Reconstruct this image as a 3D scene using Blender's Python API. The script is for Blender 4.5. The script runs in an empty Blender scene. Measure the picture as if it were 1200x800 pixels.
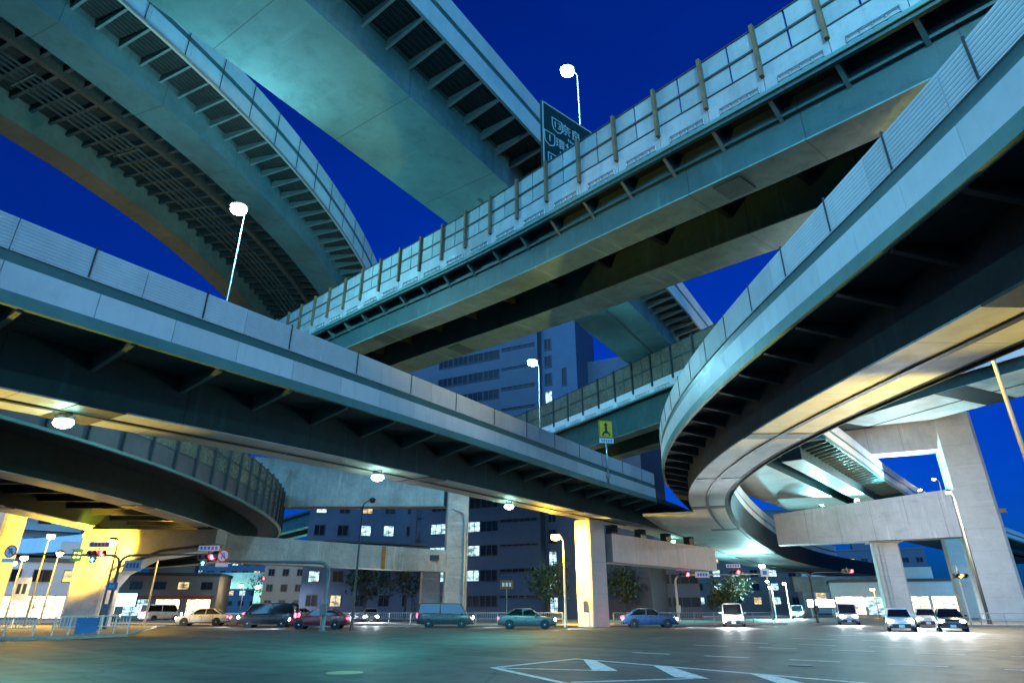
import bpy, bmesh, math, random
from mathutils import Vector, Matrix
random.seed(7)
S = bpy.context.scene
COL = S.collection
R = math.radians

# ------------------------------------------------------------------ materials
MATS = {}
def nmath(nt, op, a, b=None):
    n = nt.nodes.new('ShaderNodeMath'); n.operation = op
    for i, v in enumerate((a, b)):
        if v is None: continue
        if isinstance(v, (int, float)): n.inputs[i].default_value = v
        else: nt.links.new(v, n.inputs[i])
    return n.outputs[0]
def nmix(nt, fac, a, b, mode='MIX'):
    n = nt.nodes.new('ShaderNodeMix'); n.data_type = 'RGBA'; n.blend_type = mode
    if isinstance(fac, (int, float)): n.inputs[0].default_value = fac
    else: nt.links.new(fac, n.inputs[0])
    for i, v in ((6, a), (7, b)):
        if isinstance(v, tuple): n.inputs[i].default_value = (*v[:3], 1)
        else: nt.links.new(v, n.inputs[i])
    return n.outputs[2]
def nnoise(nt, vec, scale, detail=4, rough=.6):
    n = nt.nodes.new('ShaderNodeTexNoise'); n.inputs['Scale'].default_value = scale
    n.inputs['Detail'].default_value = detail; n.inputs['Roughness'].default_value = rough
    nt.links.new(vec, n.inputs['Vector']); return n.outputs['Fac']
def nramp(nt, v, lo, hi):
    n = nt.nodes.new('ShaderNodeMapRange'); n.inputs[1].default_value = lo; n.inputs[2].default_value = hi
    nt.links.new(v, n.inputs[0]); return n.outputs[0]
def nmap(nt, vec, sc):
    n = nt.nodes.new('ShaderNodeMapping'); n.inputs['Scale'].default_value = sc
    nt.links.new(vec, n.inputs['Vector']); return n.outputs[0]

def mat(name, col, rough=.6, var=.25, scale=.6, streak=0, lines=(), ribs=None, metal=0, rust=0, grime=0, spec=.5, fine=0, drips=0):
    """procedural paint / concrete / steel. lines = (axis, period, width, darkening) in metres of the swept UV, ribs = (axis, period, depth)"""
    m = bpy.data.materials.new(name); m.use_nodes = True; nt = m.node_tree
    b = nt.nodes['Principled BSDF']
    geo = nt.nodes.new('ShaderNodeNewGeometry'); tc = nt.nodes.new('ShaderNodeTexCoord')
    pos = geo.outputs['Position']; uv = tc.outputs['UV']
    n1 = nnoise(nt, pos, scale, 6, .65)
    c = nmix(nt, nramp(nt, n1, .3, .7), tuple(x*(1-var) for x in col), tuple(min(1, x*(1+var*.6)) for x in col))
    n2 = nnoise(nt, pos, scale*5.3, 5, .7)
    c = nmix(nt, nmath(nt, 'MULTIPLY', nramp(nt, n2, .52, .72), var*1.3), c, tuple(x*.45 for x in col))
    if drips:
        d1 = nnoise(nt, nmap(nt, uv, (.9, .09, 1)), 2.2, 4, .6)
        c = nmix(nt, nmath(nt, 'MULTIPLY', nramp(nt, d1, .6, .66), drips), c, tuple(min(1, x*1.9) for x in col))
        d2 = nnoise(nt, nmap(nt, uv, (.14, .5, 1)), 1.7, 5, .7)
        c = nmix(nt, nmath(nt, 'MULTIPLY', nramp(nt, d2, .56, .64), drips*.8), c, tuple(x*.4 for x in col))
    if fine:
        n3 = nnoise(nt, pos, 9, 3, .7)
        c = nmix(nt, fine, c, nmix(nt, nramp(nt, n3, .3, .7), (.25,.25,.25), (.8,.8,.8)), 'OVERLAY')
    if streak:
        st = nnoise(nt, nmap(nt, uv, (2.6, .22, 1)), 1.0, 5, .7)
        c = nmix(nt, nmath(nt, 'MULTIPLY', nramp(nt, st, .5, .75), streak), c, tuple(x*.35 for x in col))
    if grime:
        g = nnoise(nt, pos, .23, 5, .6)
        c = nmix(nt, nmath(nt, 'MULTIPLY', nramp(nt, g, .52, .7), grime), c, (.05,.045,.035))
    if rust:
        r1 = nnoise(nt, nmap(nt, uv, (1.1, .45, 1)), 1.3, 6, .75)
        c = nmix(nt, nmath(nt, 'MULTIPLY', nramp(nt, r1, .66, .74), rust), c, (.20,.085,.02))
    sep = nt.nodes.new('ShaderNodeSeparateXYZ'); nt.links.new(uv, sep.inputs[0])
    for ax, per, w, dk in lines:
        fr = nmath(nt, 'FLOORED_MODULO', sep.outputs[ax], per)
        l = nmath(nt, 'LESS_THAN', fr, w)
        c = nmix(nt, nmath(nt, 'MULTIPLY', l, dk), c, tuple(x*.12 for x in col))
    if 'panel' in name or 'pane' in name or 'barrier' in name:
        oi = nt.nodes.new('ShaderNodeObjectInfo'); f = nmath(nt, 'MULTIPLY', nramp(nt, oi.outputs['Random'], .2, 1.0), .32)
        c = nmix(nt, f, c, tuple(x*.45 for x in col))
    nt.links.new(c, b.inputs['Base Color'])
    b.inputs['Metallic'].default_value = metal
    rr = nmath(nt, 'ADD', nmath(nt, 'MULTIPLY', n2, .4), rough-.18)
    nt.links.new(rr, b.inputs['Roughness'])
    b.inputs['Specular IOR Level'].default_value = spec
    bmp = nt.nodes.new('ShaderNodeBump'); bmp.inputs['Strength'].default_value = .35; bmp.inputs['Distance'].default_value = .02
    h = nnoise(nt, pos, 14, 4, .6)
    if ribs:
        ax, per, dep = ribs
        w = nmath(nt, 'PINGPONG', sep.outputs[ax], per/2)
        w = nmath(nt, 'MULTIPLY', w, 2/per)
        w = nramp(nt, w, .15, .45)
        h = nmath(nt, 'ADD', nmath(nt, 'MULTIPLY', h, .15), nmath(nt, 'MULTIPLY', w, 1.0))
        bmp.inputs['Distance'].default_value = dep; bmp.inputs['Strength'].default_value = .9
    nt.links.new(h, bmp.inputs['Height']); nt.links.new(bmp.outputs[0], b.inputs['Normal'])
    MATS[name] = m; return m
def emit(name, col, strength):
    m = bpy.data.materials.new(name); m.use_nodes = True; nt = m.node_tree
    b = nt.nodes['Principled BSDF']; b.inputs['Base Color'].default_value = (*[min(1, .3+c*.5) for c in col], 1)
    b.inputs['Emission Color'].default_value = (*col, 1); b.inputs['Emission Strength'].default_value = strength
    m.cycles.emission_sampling = 'NONE'
    return m
def glass(name, col, rough=.08, alpha=1.0):
    m = bpy.data.materials.new(name); m.use_nodes = True; nt = m.node_tree
    b = nt.nodes['Principled BSDF']; b.inputs['Base Color'].default_value = (*col, 1); b.inputs['Roughness'].default_value = rough
    b.inputs['Alpha'].default_value = alpha; b.inputs['Specular IOR Level'].default_value = .8 if rough < .2 else .15
    return m
def litroom(name, col, strength):
    """a lit office window: ceiling tubes and dim furniture behind the pane, made with noise"""
    m = bpy.data.materials.new(name); m.use_nodes = True; nt = m.node_tree
    b = nt.nodes['Principled BSDF']; b.inputs['Roughness'].default_value = .1
    geo = nt.nodes.new('ShaderNodeNewGeometry')
    n = nnoise(nt, nmap(nt, geo.outputs['Position'], (.9, .9, 2.4)), 1.0, 3, .6)
    c = nmix(nt, nramp(nt, n, .36, .66), tuple(x*.10 for x in col), col)
    nt.links.new(c, b.inputs['Emission Color']); b.inputs['Emission Strength'].default_value = strength
    b.inputs['Base Color'].default_value = (.05,.06,.07,1)
    m.cycles.emission_sampling = 'NONE'
    return m

PANEL   = mat('pale_noise_panel', (.68,.70,.72), .5, .12, .35, streak=.16, ribs=(1,.115,.018), grime=.14)
PANEL_S = mat('pale_smooth_panel', (.72,.74,.75), .45, .1, .3, streak=.2, rust=.5, grime=.12)
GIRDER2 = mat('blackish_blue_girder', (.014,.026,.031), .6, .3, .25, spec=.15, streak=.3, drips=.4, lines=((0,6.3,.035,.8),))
STRIPE  = mat('green_stripe_steel', (.055,.15,.145), .4, .15, .5, streak=.1)
FASCIA  = mat('green_fascia_steel', (.11,.24,.22), .45, .2, .4, streak=.2, rust=.25)
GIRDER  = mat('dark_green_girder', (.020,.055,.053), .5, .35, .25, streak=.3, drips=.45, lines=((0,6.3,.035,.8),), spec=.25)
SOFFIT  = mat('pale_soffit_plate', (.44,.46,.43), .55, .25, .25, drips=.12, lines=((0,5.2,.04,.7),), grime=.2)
SPLICE  = mat('dark_splice_plate', (.018,.024,.023), .5, .2, 1)
BRACKET = mat('bracket_steel', (.09,.14,.13), .5, .25, .8)
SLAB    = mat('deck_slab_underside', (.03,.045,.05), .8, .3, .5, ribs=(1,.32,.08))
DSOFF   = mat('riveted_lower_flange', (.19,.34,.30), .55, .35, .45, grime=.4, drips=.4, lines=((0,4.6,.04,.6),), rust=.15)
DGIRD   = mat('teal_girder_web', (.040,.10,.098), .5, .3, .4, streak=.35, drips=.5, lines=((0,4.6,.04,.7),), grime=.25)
DWALL   = mat('stained_barrier_wall', (.36,.41,.43), .6, .2, .7, streak=.4, rust=.9, grime=.3)
DPANE   = mat('milky_barrier_pane', (.31,.38,.39), .3, .18, .9, streak=.25)
DPOST   = mat('rusty_brown_post', (.17,.11,.055), .7, .4, 2)
DRAIL   = mat('dark_barrier_rail', (.035,.045,.05), .5, .2, 2)
DSLAB   = mat('near_black_slab', (.012,.016,.017), .8, .3, .5)  # one even near-black tone for the slab undersides
LWALL   = mat('dull_violet_grey_wall', (.07,.07,.09), .5, .25, .6, streak=.3)
GPANE   = mat('smoky_brown_pane', (.17,.155,.11), .25, .3, .8)
TEALSOF = mat('teal_box_soffit', (.12,.29,.31), .65, .35, .18, drips=.12, lines=((0,7.4,.05,.6),), grime=.25)
TEALWEB = mat('teal_box_web', (.13,.30,.32), .6, .35, .3, streak=.4, drips=.3, lines=((0,7.4,.05,.6),))
TPANEL  = mat('cyan_grey_panel', (.52,.70,.70), .45, .15, .3, streak=.2)
TBRACK  = mat('teal_bracket', (.34,.46,.45), .5, .2, 1)
CONC    = mat('weathered_concrete', (.40,.38,.35), .8, .28, .5, streak=.35, grime=.3, fine=.3, drips=.3, lines=((0,3.0,.03,.45),))
PIERST  = mat('grey_pier_steel', (.44,.42,.42), .58, .16, .3, streak=.3, lines=((0,4.0,.05,.55),), rust=.35, grime=.2, drips=.25)
PIERPL  = mat('grey_pier_cladding', (.46,.44,.42), .6, .14, .3, grime=.15, fine=.12, drips=.12, lines=((0,2.6,.03,.4),))
def asphalt():
    m=bpy.data.materials.new('asphalt'); m.use_nodes=True; nt=m.node_tree; b=nt.nodes['Principled BSDF']
    pos=nt.nodes.new('ShaderNodeNewGeometry').outputs['Position']
    big=nnoise(nt,pos,.12,5,.6); mid=nnoise(nt,pos,.9,6,.7); grain=nnoise(nt,pos,38,3,.8)
    c=nmix(nt,nramp(nt,big,.35,.65),(.036,.042,.046),(.062,.068,.072))
    c=nmix(nt,nmath(nt,'MULTIPLY',nramp(nt,mid,.48,.70),.8),c,(.020,.022,.024))
    trk=nnoise(nt,nmap(nt,(lambda n:(nt.links.new(pos,n.inputs['Vector']),n.inputs['Rotation'].__setattr__('default_value',(0,0,R(37.6))),n.outputs[0])[2])(nt.nodes.new('ShaderNodeMapping')),(.03,.9,1)),1.0,4,.6)
    c=nmix(nt,nmath(nt,'MULTIPLY',nramp(nt,trk,.5,.66),.7),c,(.095,.10,.102))
    v=nt.nodes.new('ShaderNodeTexVoronoi'); v.feature='DISTANCE_TO_EDGE'; v.inputs['Scale'].default_value=.16
    wv=nt.nodes.new('ShaderNodeVectorMath'); wv.operation='ADD'
    nz=nt.nodes.new('ShaderNodeTexNoise'); nz.inputs['Scale'].default_value=.8; nt.links.new(pos,nz.inputs['Vector']); nt.links.new(pos,wv.inputs[0]); nt.links.new(nz.outputs['Color'],wv.inputs[1]); nt.links.new(wv.outputs[0],v.inputs['Vector'])
    cr=nmath(nt,'LESS_THAN',v.outputs['Distance'],.006)
    c=nmix(nt,nmath(nt,'MULTIPLY',cr,.75),c,(.012,.012,.013))
    c=nmix(nt,.8,c,nmix(nt,nramp(nt,grain,.35,.7),(.12,.12,.12),(.9,.9,.9)),'OVERLAY')
    nt.links.new(c,b.inputs['Base Color'])
    nt.links.new(nmath(nt,'ADD',nmath(nt,'MULTIPLY',mid,.35),.45),b.inputs['Roughness']); b.inputs['Specular IOR Level'].default_value=.35
    bp=nt.nodes.new('ShaderNodeBump'); bp.inputs['Strength'].default_value=.6; bp.inputs['Distance'].default_value=.012; nt.links.new(grain,bp.inputs['Height']); nt.links.new(bp.outputs[0],b.inputs['Normal'])
    return m
ASPH=asphalt()
PAVE    = mat('pale_paving', (.24,.23,.21), .75, .25, .8, fine=.3)
KERB    = mat('kerb_stone', (.36,.35,.33), .8, .2, 1.5, fine=.3)
def worn_paint():
    m=bpy.data.materials.new('worn_road_paint'); m.use_nodes=True; nt=m.node_tree; b=nt.nodes['Principled BSDF']
    pos=nt.nodes.new('ShaderNodeNewGeometry').outputs['Position']
    w=nnoise(nt,pos,5.5,6,.75); g=nnoise(nt,pos,45,2,.6)
    c=nmix(nt,nramp(nt,w,.42,.60),(.70,.71,.70),(.42,.43,.43)); c=nmix(nt,nmath(nt,'MULTIPLY',nramp(nt,w,.60,.66),.85),c,(.05,.055,.058))
    nt.links.new(nmix(nt,.35,c,nmix(nt,g,(.2,.2,.2),(.8,.8,.8)),'OVERLAY'),b.inputs['Base Color']); b.inputs['Roughness'].default_value=.65
    return m
PAINT=worn_paint()
BLACK   = mat('black_painted_steel', (.02,.022,.025), .45, .2, 3)
GALV    = mat('galvanised_steel', (.38,.40,.41), .4, .2, 3, metal=.6)
POLEGRN = mat('dark_grey_pole', (.12,.13,.14), .4, .2, 3)
YPOLE   = mat('cream_pole', (.62,.56,.42), .45, .12, 3)
WHITE   = mat('white_paint', (.76,.76,.74), .5, .1, 3)
BLUEP   = mat('blue_panel', (.05,.22,.55), .4, .15, 3)
REDP    = mat('red_paint', (.55,.03,.03), .4, .1, 3)
YELP    = mat('yellow_sign_face', (.80,.58,.02), .4, .08, 3)
SGREEN  = mat('green_sign_face', (.002,.035,.029), .5, .12, 2)
SWHITE  = mat('white_sign_letter', (.42,.52,.54), .4, .05, 3)
TYRE    = mat('rubber', (.02,.02,.02), .85, .2, 5)
CHROME  = mat('alloy', (.55,.56,.58), .25, .1, 4, metal=.9)
CARGLASS= glass('car_glass', (.01,.013,.016), .05)
WINDARK = glass('dark_window_glass', (.008,.013,.025), .22)
FRAME   = mat('window_frame', (.05,.055,.065), .5, .1, 3)
LITC    = litroom('cool_lit_room', (.55,.90,1.0), 1.3)
LITW    = litroom('warm_lit_room', (1.0,.74,.36), .9)
SHOPL   = litroom('bright_shop_front', (1.0,.80,.46), 3.4)
BARK    = mat('bark', (.09,.065,.045), .9, .3, 3)
LEAF    = mat('leaf_green', (.05,.085,.03), .6, .45, 1.2)
LEAFD   = mat('dark_leaf_green', (.03,.06,.035), .6, .45, 1.2)
L_CYAN  = emit('cool_lamp_glow', (.72,1.0,.97), 45)
L_GREEN = emit('green_white_lamp_glow', (.45,1.0,.78), 26)
L_SOD   = emit('sodium_lamp_glow', (1.0,.66,.16), 32)
L_WARM  = emit('warm_lamp_glow', (1.0,.86,.55), 22)
L_RED   = emit('red_signal_glow', (1.0,.03,.05), 22)
L_BLUE  = emit('blue_arrow_glow', (.10,.72,1.0), 8)
L_AMB   = emit('amber_signal_glow', (1.0,.42,.03), 20)
L_HEAD  = emit('headlight_glow', (.85,.94,1.0), 60)
L_TAIL  = emit('tail_light_glow', (1.0,.02,.06), 14)
OFF     = mat('unlit_signal_lens', (.02,.03,.025), .3, .1, 4)

# ------------------------------------------------------------------ mesh builder
class MB:
    def __init__(s): s.v=[]; s.f=[]; s.uv=[]; s.mi=[]
    def face(s, idx, uv=None, mi=0): s.f.append(idx); s.uv.append(uv or [(0,0)]*len(idx)); s.mi.append(mi)
    def poly(s, pts, mi=0, uv=None):
        b=len(s.v); s.v += [tuple(p) for p in pts]; s.face(list(range(b, b+len(pts))), uv, mi)
    def box(s, c, d, M=None, mi=0):
        b=len(s.v); hx,hy,hz=d[0]/2,d[1]/2,d[2]/2
        for x in (-hx,hx):
            for y in (-hy,hy):
                for z in (-hz,hz):
                    p=Vector((x,y,z))
                    if M: p=M@p
                    s.v.append((p.x+c[0],p.y+c[1],p.z+c[2]))
        for q,(da,db) in zip(((0,1,3,2),(4,6,7,5),(0,4,5,1),(2,3,7,6),(0,2,6,4),(1,5,7,3)),((d[2],d[1]),(d[1],d[2]),(d[0],d[2]),(d[2],d[0]),(d[1],d[0]),(d[0],d[1]))):
            if q==(0,1,3,2): uv=[(0,0),(0,d[2]),(d[1],d[2]),(d[1],0)]
            elif q==(4,6,7,5): uv=[(0,0),(d[1],0),(d[1],d[2]),(0,d[2])]
            elif q==(0,4,5,1): uv=[(0,0),(d[0],0),(d[0],d[2]),(0,d[2])]
            elif q==(2,3,7,6): uv=[(0,0),(0,d[2]),(d[0],d[2]),(d[0],0)]
            else: uv=[(0,0),(d[0],0),(d[0],d[1]),(0,d[1])]
            s.face([b+i for i in q],uv,mi)
        return s
    def rings(s, rings, closed=True, caps=True, us=None, mi=0):
        b=len(s.v); n=len(rings[0])
        per=[0]
        r0=rings[0]
        for i in range(n): per.append(per[-1]+(Vector(r0[(i+1)%n])-Vector(r0[i])).length)
        if us is None:
            us=[0]
            for k in range(1,len(rings)): us.append(us[-1]+(Vector(rings[k][0])-Vector(rings[k-1][0])).length)
        for r in rings: s.v += [tuple(p) for p in r]
        for k in range(len(rings)-1):
            for i in range(n if closed else n-1):
                j=(i+1)%n
                s.face([b+k*n+i,b+k*n+j,b+(k+1)*n+j,b+(k+1)*n+i],[(us[k],per[i]),(us[k],per[i+1]),(us[k+1],per[i+1]),(us[k+1],per[i])],mi)
        if caps:
            s.face([b+i for i in range(n)][::-1],None,mi); s.face([b+(len(rings)-1)*n+i for i in range(n)],None,mi)
        return s
    def tube(s, pts, r, n=10, mi=0):
        pts=[Vector(p) for p in pts]; rings=[]
        if isinstance(r,(int,float)): r=[r]*len(pts)
        for k,p in enumerate(pts):
            t=(pts[min(k+1,len(pts)-1)]-pts[max(k-1,0)]).normalized()
            a=t.cross(Vector((0,0,1)))
            if a.length<.05: a=t.cross(Vector((0,1,0)))
            a.normalize(); c=t.cross(a)
            rings.append([p+(a*math.cos(2*math.pi*i/n)+c*math.sin(2*math.pi*i/n))*r[k] for i in range(n)])
        return s.rings(rings,mi=mi)
    def lathe(s, prof, c=(0,0,0), n=20, M=None, mi=0):
        rings=[]
        for r,z in prof:
            ring=[]
            for i in range(n):
                p=Vector((r*math.cos(2*math.pi*i/n),r*math.sin(2*math.pi*i/n),z))
                if M: p=M@p
                ring.append(p+Vector(c))
            rings.append(ring)
        return s.rings(rings,mi=mi)
    def prism(s, pts2, f, t0, t1, mi=0):
        """pts2 polygon in (u,v), f(u,v,t)->point, extruded t0..t1"""
        return s.rings([[f(u,v,t0) for u,v in pts2],[f(u,v,t1) for u,v in pts2]],mi=mi)
    def build(s, name, mats, parent=None, smooth=False, off=None):
        me=bpy.data.meshes.new(name)
        o=off if off is not None else Vector((0,0,0))
        me.from_pydata([(x-o[0],y-o[1],z-o[2]) for x,y,z in s.v],[],s.f)
        lay=me.uv_layers.new(name='UVMap'); k=0
        for uvs in s.uv:
            for u in uvs: lay.data[k].uv=u; k+=1
        if not isinstance(mats,(list,tuple)): mats=[mats]
        for m in mats: me.materials.append(m)
        for p,i in zip(me.polygons,s.mi): p.material_index=i; p.use_smooth=smooth
        bm=bmesh.new(); bm.from_mesh(me); bmesh.ops.recalc_face_normals(bm,faces=bm.faces); bm.to_mesh(me); bm.free()
        ob=bpy.data.objects.new(name,me); COL.objects.link(ob)
        if parent: ob.parent=parent
        return ob
def tag(o, label=None, cat=None, group=None, kind=None):
    if label: o['label']=label
    if cat: o['category']=cat
    if group: o['group']=group
    if kind: o['kind']=kind
    return o
def thing(name, label, cat, loc=(0,0,0), rz=0, group=None):
    o=bpy.data.objects.new(name,None); COL.objects.link(o); o.location=loc; o.rotation_euler=(0,0,rz); o.empty_display_size=.3
    return tag(o,label,cat,group)
def kids(o): return [c for c in ALLKIDS(o)]
def ALLKIDS(o): return [c for c in COL.objects if c.parent==o]
def dup(o, loc=None, rz=None, label=None, group=None, parent=None):
    c=o.copy(); COL.objects.link(c)
    if loc is not None: c.location=loc
    if rz is not None: c.rotation_euler=(0,0,rz)
    if label: c['label']=label
    if group: c['group']=group
    if parent: c.parent=parent
    for ch in ALLKIDS(o): dup(ch,parent=c)
    return c
def lamp(parent, loc, power, col, radius=.12, kind='POINT', spot=None, aim=None):
    l=bpy.data.lights.new('bulb',kind); l.energy=power; l.color=col; l.shadow_soft_size=radius
    if kind=='SPOT': l.spot_size=R(spot); l.spot_blend=.5
    o=bpy.data.objects.new('bulb',l); COL.objects.link(o); o.parent=parent; o.location=loc
    if aim is not None: o.rotation_euler=Vector(aim).to_track_quat('-Z','Y').to_euler()
    return o

# ------------------------------------------------------------------ paths along the fascia of each viaduct
class Path:
    def __init__(s, ctrl, smooth=5.0):
        P=[Vector(p) for p in ctrl]; P=[P[0]*2-P[1]]+P+[P[-1]*2-P[-2]]
        pts=[]
        for i in range(1,len(P)-2):
            a,b,c,d=P[i-1:i+3]; n=max(2,int((c-b).length/.4))
            for k in range(n):
                t=k/n
                pts.append(.5*((2*b)+(c-a)*t+(2*a-5*b+4*c-d)*t*t+(3*b-a-3*c+d)*t**3))
        pts.append(P[-2])
        # resample then smooth
        pts=s.res(pts,.5); w=int(smooth/.5)
        for it in range(3):
            q=[]
            for i in range(len(pts)):
                h=min(w,i,len(pts)-1-i); seg=pts[i-h:i+h+1]
                q.append(sum(seg,Vector())/len(seg))
            pts=q
        s.p=s.res(pts,.5); s.L=(len(s.p)-1)*.5
    @staticmethod
    def res(pts,d):
        out=[pts[0].copy()]; acc=0
        for a,b in zip(pts,pts[1:]):
            l=(b-a).length; 
            while acc+l>=d and l>0:
                f=(d-acc)/l; a=a+(b-a)*f; out.append(a.copy()); l=(b-a).length; acc=0
            acc+=l
        return out
    def at(s,x):
        x=max(0,min(s.L-.001,x)); i=int(x/.5); f=x/.5-i
        return s.p[i].lerp(s.p[i+1],f)
    def fr(s,x):
        a=s.at(x-.6); b=s.at(x+.6); t=(b-a); t.z=0; t.normalize()
        return s.at(x), t, Vector((-t.y,t.x,0))
    def near(s,x,y):
        return min(range(len(s.p)),key=lambda i:(s.p[i].x-x)**2+(s.p[i].y-y)**2)*.5

class Via:
    """one elevated road: everything hangs on the near fascia line; u = metres across the deck, v = metres above the fascia bottom"""
    def __init__(s, name, label, path, sgn, W, group='stacked highway viaducts'):
        s.P=path; s.g=sgn; s.W=W
        m=path.at(path.L/2); s.o=Vector((m.x,m.y,0))
        s.root=thing(name,label,'viaduct',s.o,0,group)
    def pt(s,x,u,v):
        p,t,n=s.P.fr(x); return p+n*(u*s.g)+Vector((0,0,v))
    def sw(s,name,m,prof,s0=0,s1=None,ds=1.5,parent=None,gap=0):
        s1=s.P.L if s1 is None else s1
        s0+=gap; s1-=gap
        n=max(1,int(math.ceil((s1-s0)/ds))); xs=[s0+(s1-s0)*k/n for k in range(n+1)]
        mb=MB(); mb.rings([[s.pt(x,u,v) for u,v in prof] for x in xs],us=xs)
        return mb.build(name,m,parent or s.root,off=s.o)
    def rect(s,name,m,u0,u1,v0,v1,s0=0,s1=None,**k):
        return s.sw(name,m,[(u0,v0),(u1,v0),(u1,v1),(u0,v1)],s0,s1,**k)
    def bays(s,name,m,u0,u1,v0,v1,s0,s1,step,gap=.02,jit=0):
        x=s0
        while x<s1-.3:
            e=min(s1,x+step*(1+random.uniform(-jit,jit)))
            if s1-e<step*.3: e=s1
            s.rect(name,m,u0,u1,v0,v1,x,e,gap=gap); x=e
    def plate(s,name,m,x,poly,th=.16):
        p,t,n=s.P.fr(x)
        mb=MB(); mb.prism(poly,lambda u,v,k:p+n*(u*s.g)+Vector((0,0,v))+t*k,-th/2,th/2)
        return mb.build(name,m,s.root,off=s.o)
    def brackets(s,m,s0,s1,step,u0,u1,drop=.6,tip=.08,th=.16,nm='bracket'):
        x=s0
        while x<s1:
            s.plate(nm,m,x,[(u0,.12),(u1,.12),(u1,-drop),(u0,-tip)],th); x+=step
    def crossbeams(s,m,s0,s1,step,u0,u1,v0=-.5,v1=.1,th=.22):
        x=s0
        while x<s1:
            s.plate('cross_beam',m,x,[(u0,v0),(u1,v0),(u1,v1),(u0,v1)],th); x+=step
    def box(s,u0,u1,d,gm,sm,s0=0,s1=None,top=.1):
        s.rect('girder',gm,u0,u1,-d,top,s0,s1)
        s.rect('soffit',sm,u0-.08,u1+.08,-d-.06,-d-.003,s0,s1)

# =================================================================== VIADUCT A : low ramp crossing the left half
def panel_parapet(V,s0,s1,H=2.75,step=3.4,mats=None,far=False,lower_step=2.7):
    pm,sm,st,fa=mats or (PANEL,PANEL_S,STRIPE,FASCIA)
    k=H/2.75
    q=(lambda a,b:(V.W-b,V.W-a)) if far else (lambda a,b:(a,b))
    V.rect('fascia',fa,*q(-.08,.1),0,.40*k,s0,s1)
    V.bays('lower_panel',sm,*q(-.03,.13),.40*k+.012,1.28*k,s0,s1,lower_step,.012,.05)
    V.rect('stripe',st,*q(.03,.16),1.28*k+.003,1.66*k,s0,s1)
    V.bays('noise_panel',pm,*q(-.02,.12),1.66*k+.003,H,s0,s1,step,.016,.03)
def joint_posts(V,s0,s1,step,H):
    x=s0
    while x<s1:
        V.plate('joint_post',DRAIL,x,[(-.045,1.7),(.0,1.7),(.0,H+.1),(-.045,H+.1)],.05); x+=step

PA=Path([(-27,-5,8.95),(-22.6,2,9.1),(-18.6,9.0,9.3),(-14.8,15.8,9.5),(-13.4,18.19,9.65),(-11.23,21.33,9.8),(-7.86,26.97,10.1),(-5.39,31.27,10.3),(0,39.5,10.5),(6.98,50.56,10.7),(14.2,60.5,10.8),(19.6,69,10.85),(26.2,82,10.9),(34.2,97,10.9),(47,119,10.9),(70,150,10.9),(112,195,10.9)])
A=Via('ramp_viaduct','pale panelled ramp with green stripe running straight across the left half towards the loop',PA,1,7.0)
eA=PA.near(14.2,60.5)
A.rect('deck_slab',SLAB,.1,6.9,.12,.55)
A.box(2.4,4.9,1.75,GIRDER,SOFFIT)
panel_parapet(A,0,eA-.5,2.75,4.0)
joint_posts(A,2,eA-1,4.0,2.75)
A.brackets(BRACKET,1.5,eA,3.3,.1,2.4,.55)
A.rect('far_parapet',PANEL_S,6.85,7.0,0,1.3)
for px,py in ((-12.2,19.6),(-2.4,35.5),(7.5,51.2)):
    x=PA.near(px,py); A.rect('splice_band',SPLICE,2.28,5.02,-1.84,-1.752,x-.8,x+.8)
A.rect('cable_tray',SPLICE,3.5,3.72,-1.87,-1.815,0,eA)

# =================================================================== VIADUCT B : loop ramp on the right
PB=Path([(6.5,-16,8.7),(8.2,-6,8.85),(9.0,0,9.0),(9.35,5,9.15),(9.45,8.93,9.3),(9.28,10.84,9.4),(9.1,13.75,9.6),(9.05,18.47,9.9),(8.93,23.92,10.2),(9.1,31.65,10.5),(9.83,38.68,10.7),(11.45,47.36,10.9),(14.0,55,10.9),(19.3,68,10.9),(26,82,10.9),(34,97,10.9),(46.8,119,10.9),(69.8,150,10.9),(111.8,195,10.9)])
B=Via('loop_viaduct','pale panelled loop ramp with dark girder and pale soffit curving overhead at the right',PB,-1,4.85)
eB=PB.near(13.2,53)
B.rect('deck_slab',DSLAB,.1,4.75,.12,.55)
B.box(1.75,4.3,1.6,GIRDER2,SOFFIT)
panel_parapet(B,0,eB,2.75,2.9,lower_step=2.0)
joint_posts(B,2,eB,2.9,2.75)
B.rect('side_plate',GIRDER2,4.78,4.86,-1.68,1.35,30,PB.L-2)
B.rect('inner_overhang',GIRDER2,4.39,4.775,-1.6,-1.5,30,PB.L-2)
B.bays('far_lower_panel',PANEL_S,4.72,4.87,1.36,2.1,30,PB.L-60,4.0,.012); B.rect('far_stripe',STRIPE,4.7,4.82,2.103,2.4,30,PB.L-60); B.bays('far_noise_panel',PANEL_S,4.72,4.86,2.403,3.5,30,PB.L-60,4.0,.014)
sW=PB.near(14.4,57); B.rect('wide_soffit',SOFFIT,-3.0,1.66,-1.64,-1.45,sW,PB.L-2); B.rect('outer_soffit',SOFFIT,-6.4,-5.0,-1.64,-1.45,PB.near(27,84),PB.L-2)
B.brackets(SPLICE,1.0,eB+6,2.55,.1,1.75,.5)
for px,py,h in ((9.3,11.3,1.3),(9.0,27.5,.55),(10.0,40,.6),(13.5,54,.7),(20,70,.8)):
    x=PB.near(px,py); B.rect('splice_band',SPLICE,1.64,4.41,-1.69,-1.602,x-h,x+h)
B.rect('cable_tray',SPLICE,2.93,3.15,-1.72,-1.665,6,PB.near(20,70))

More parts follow.
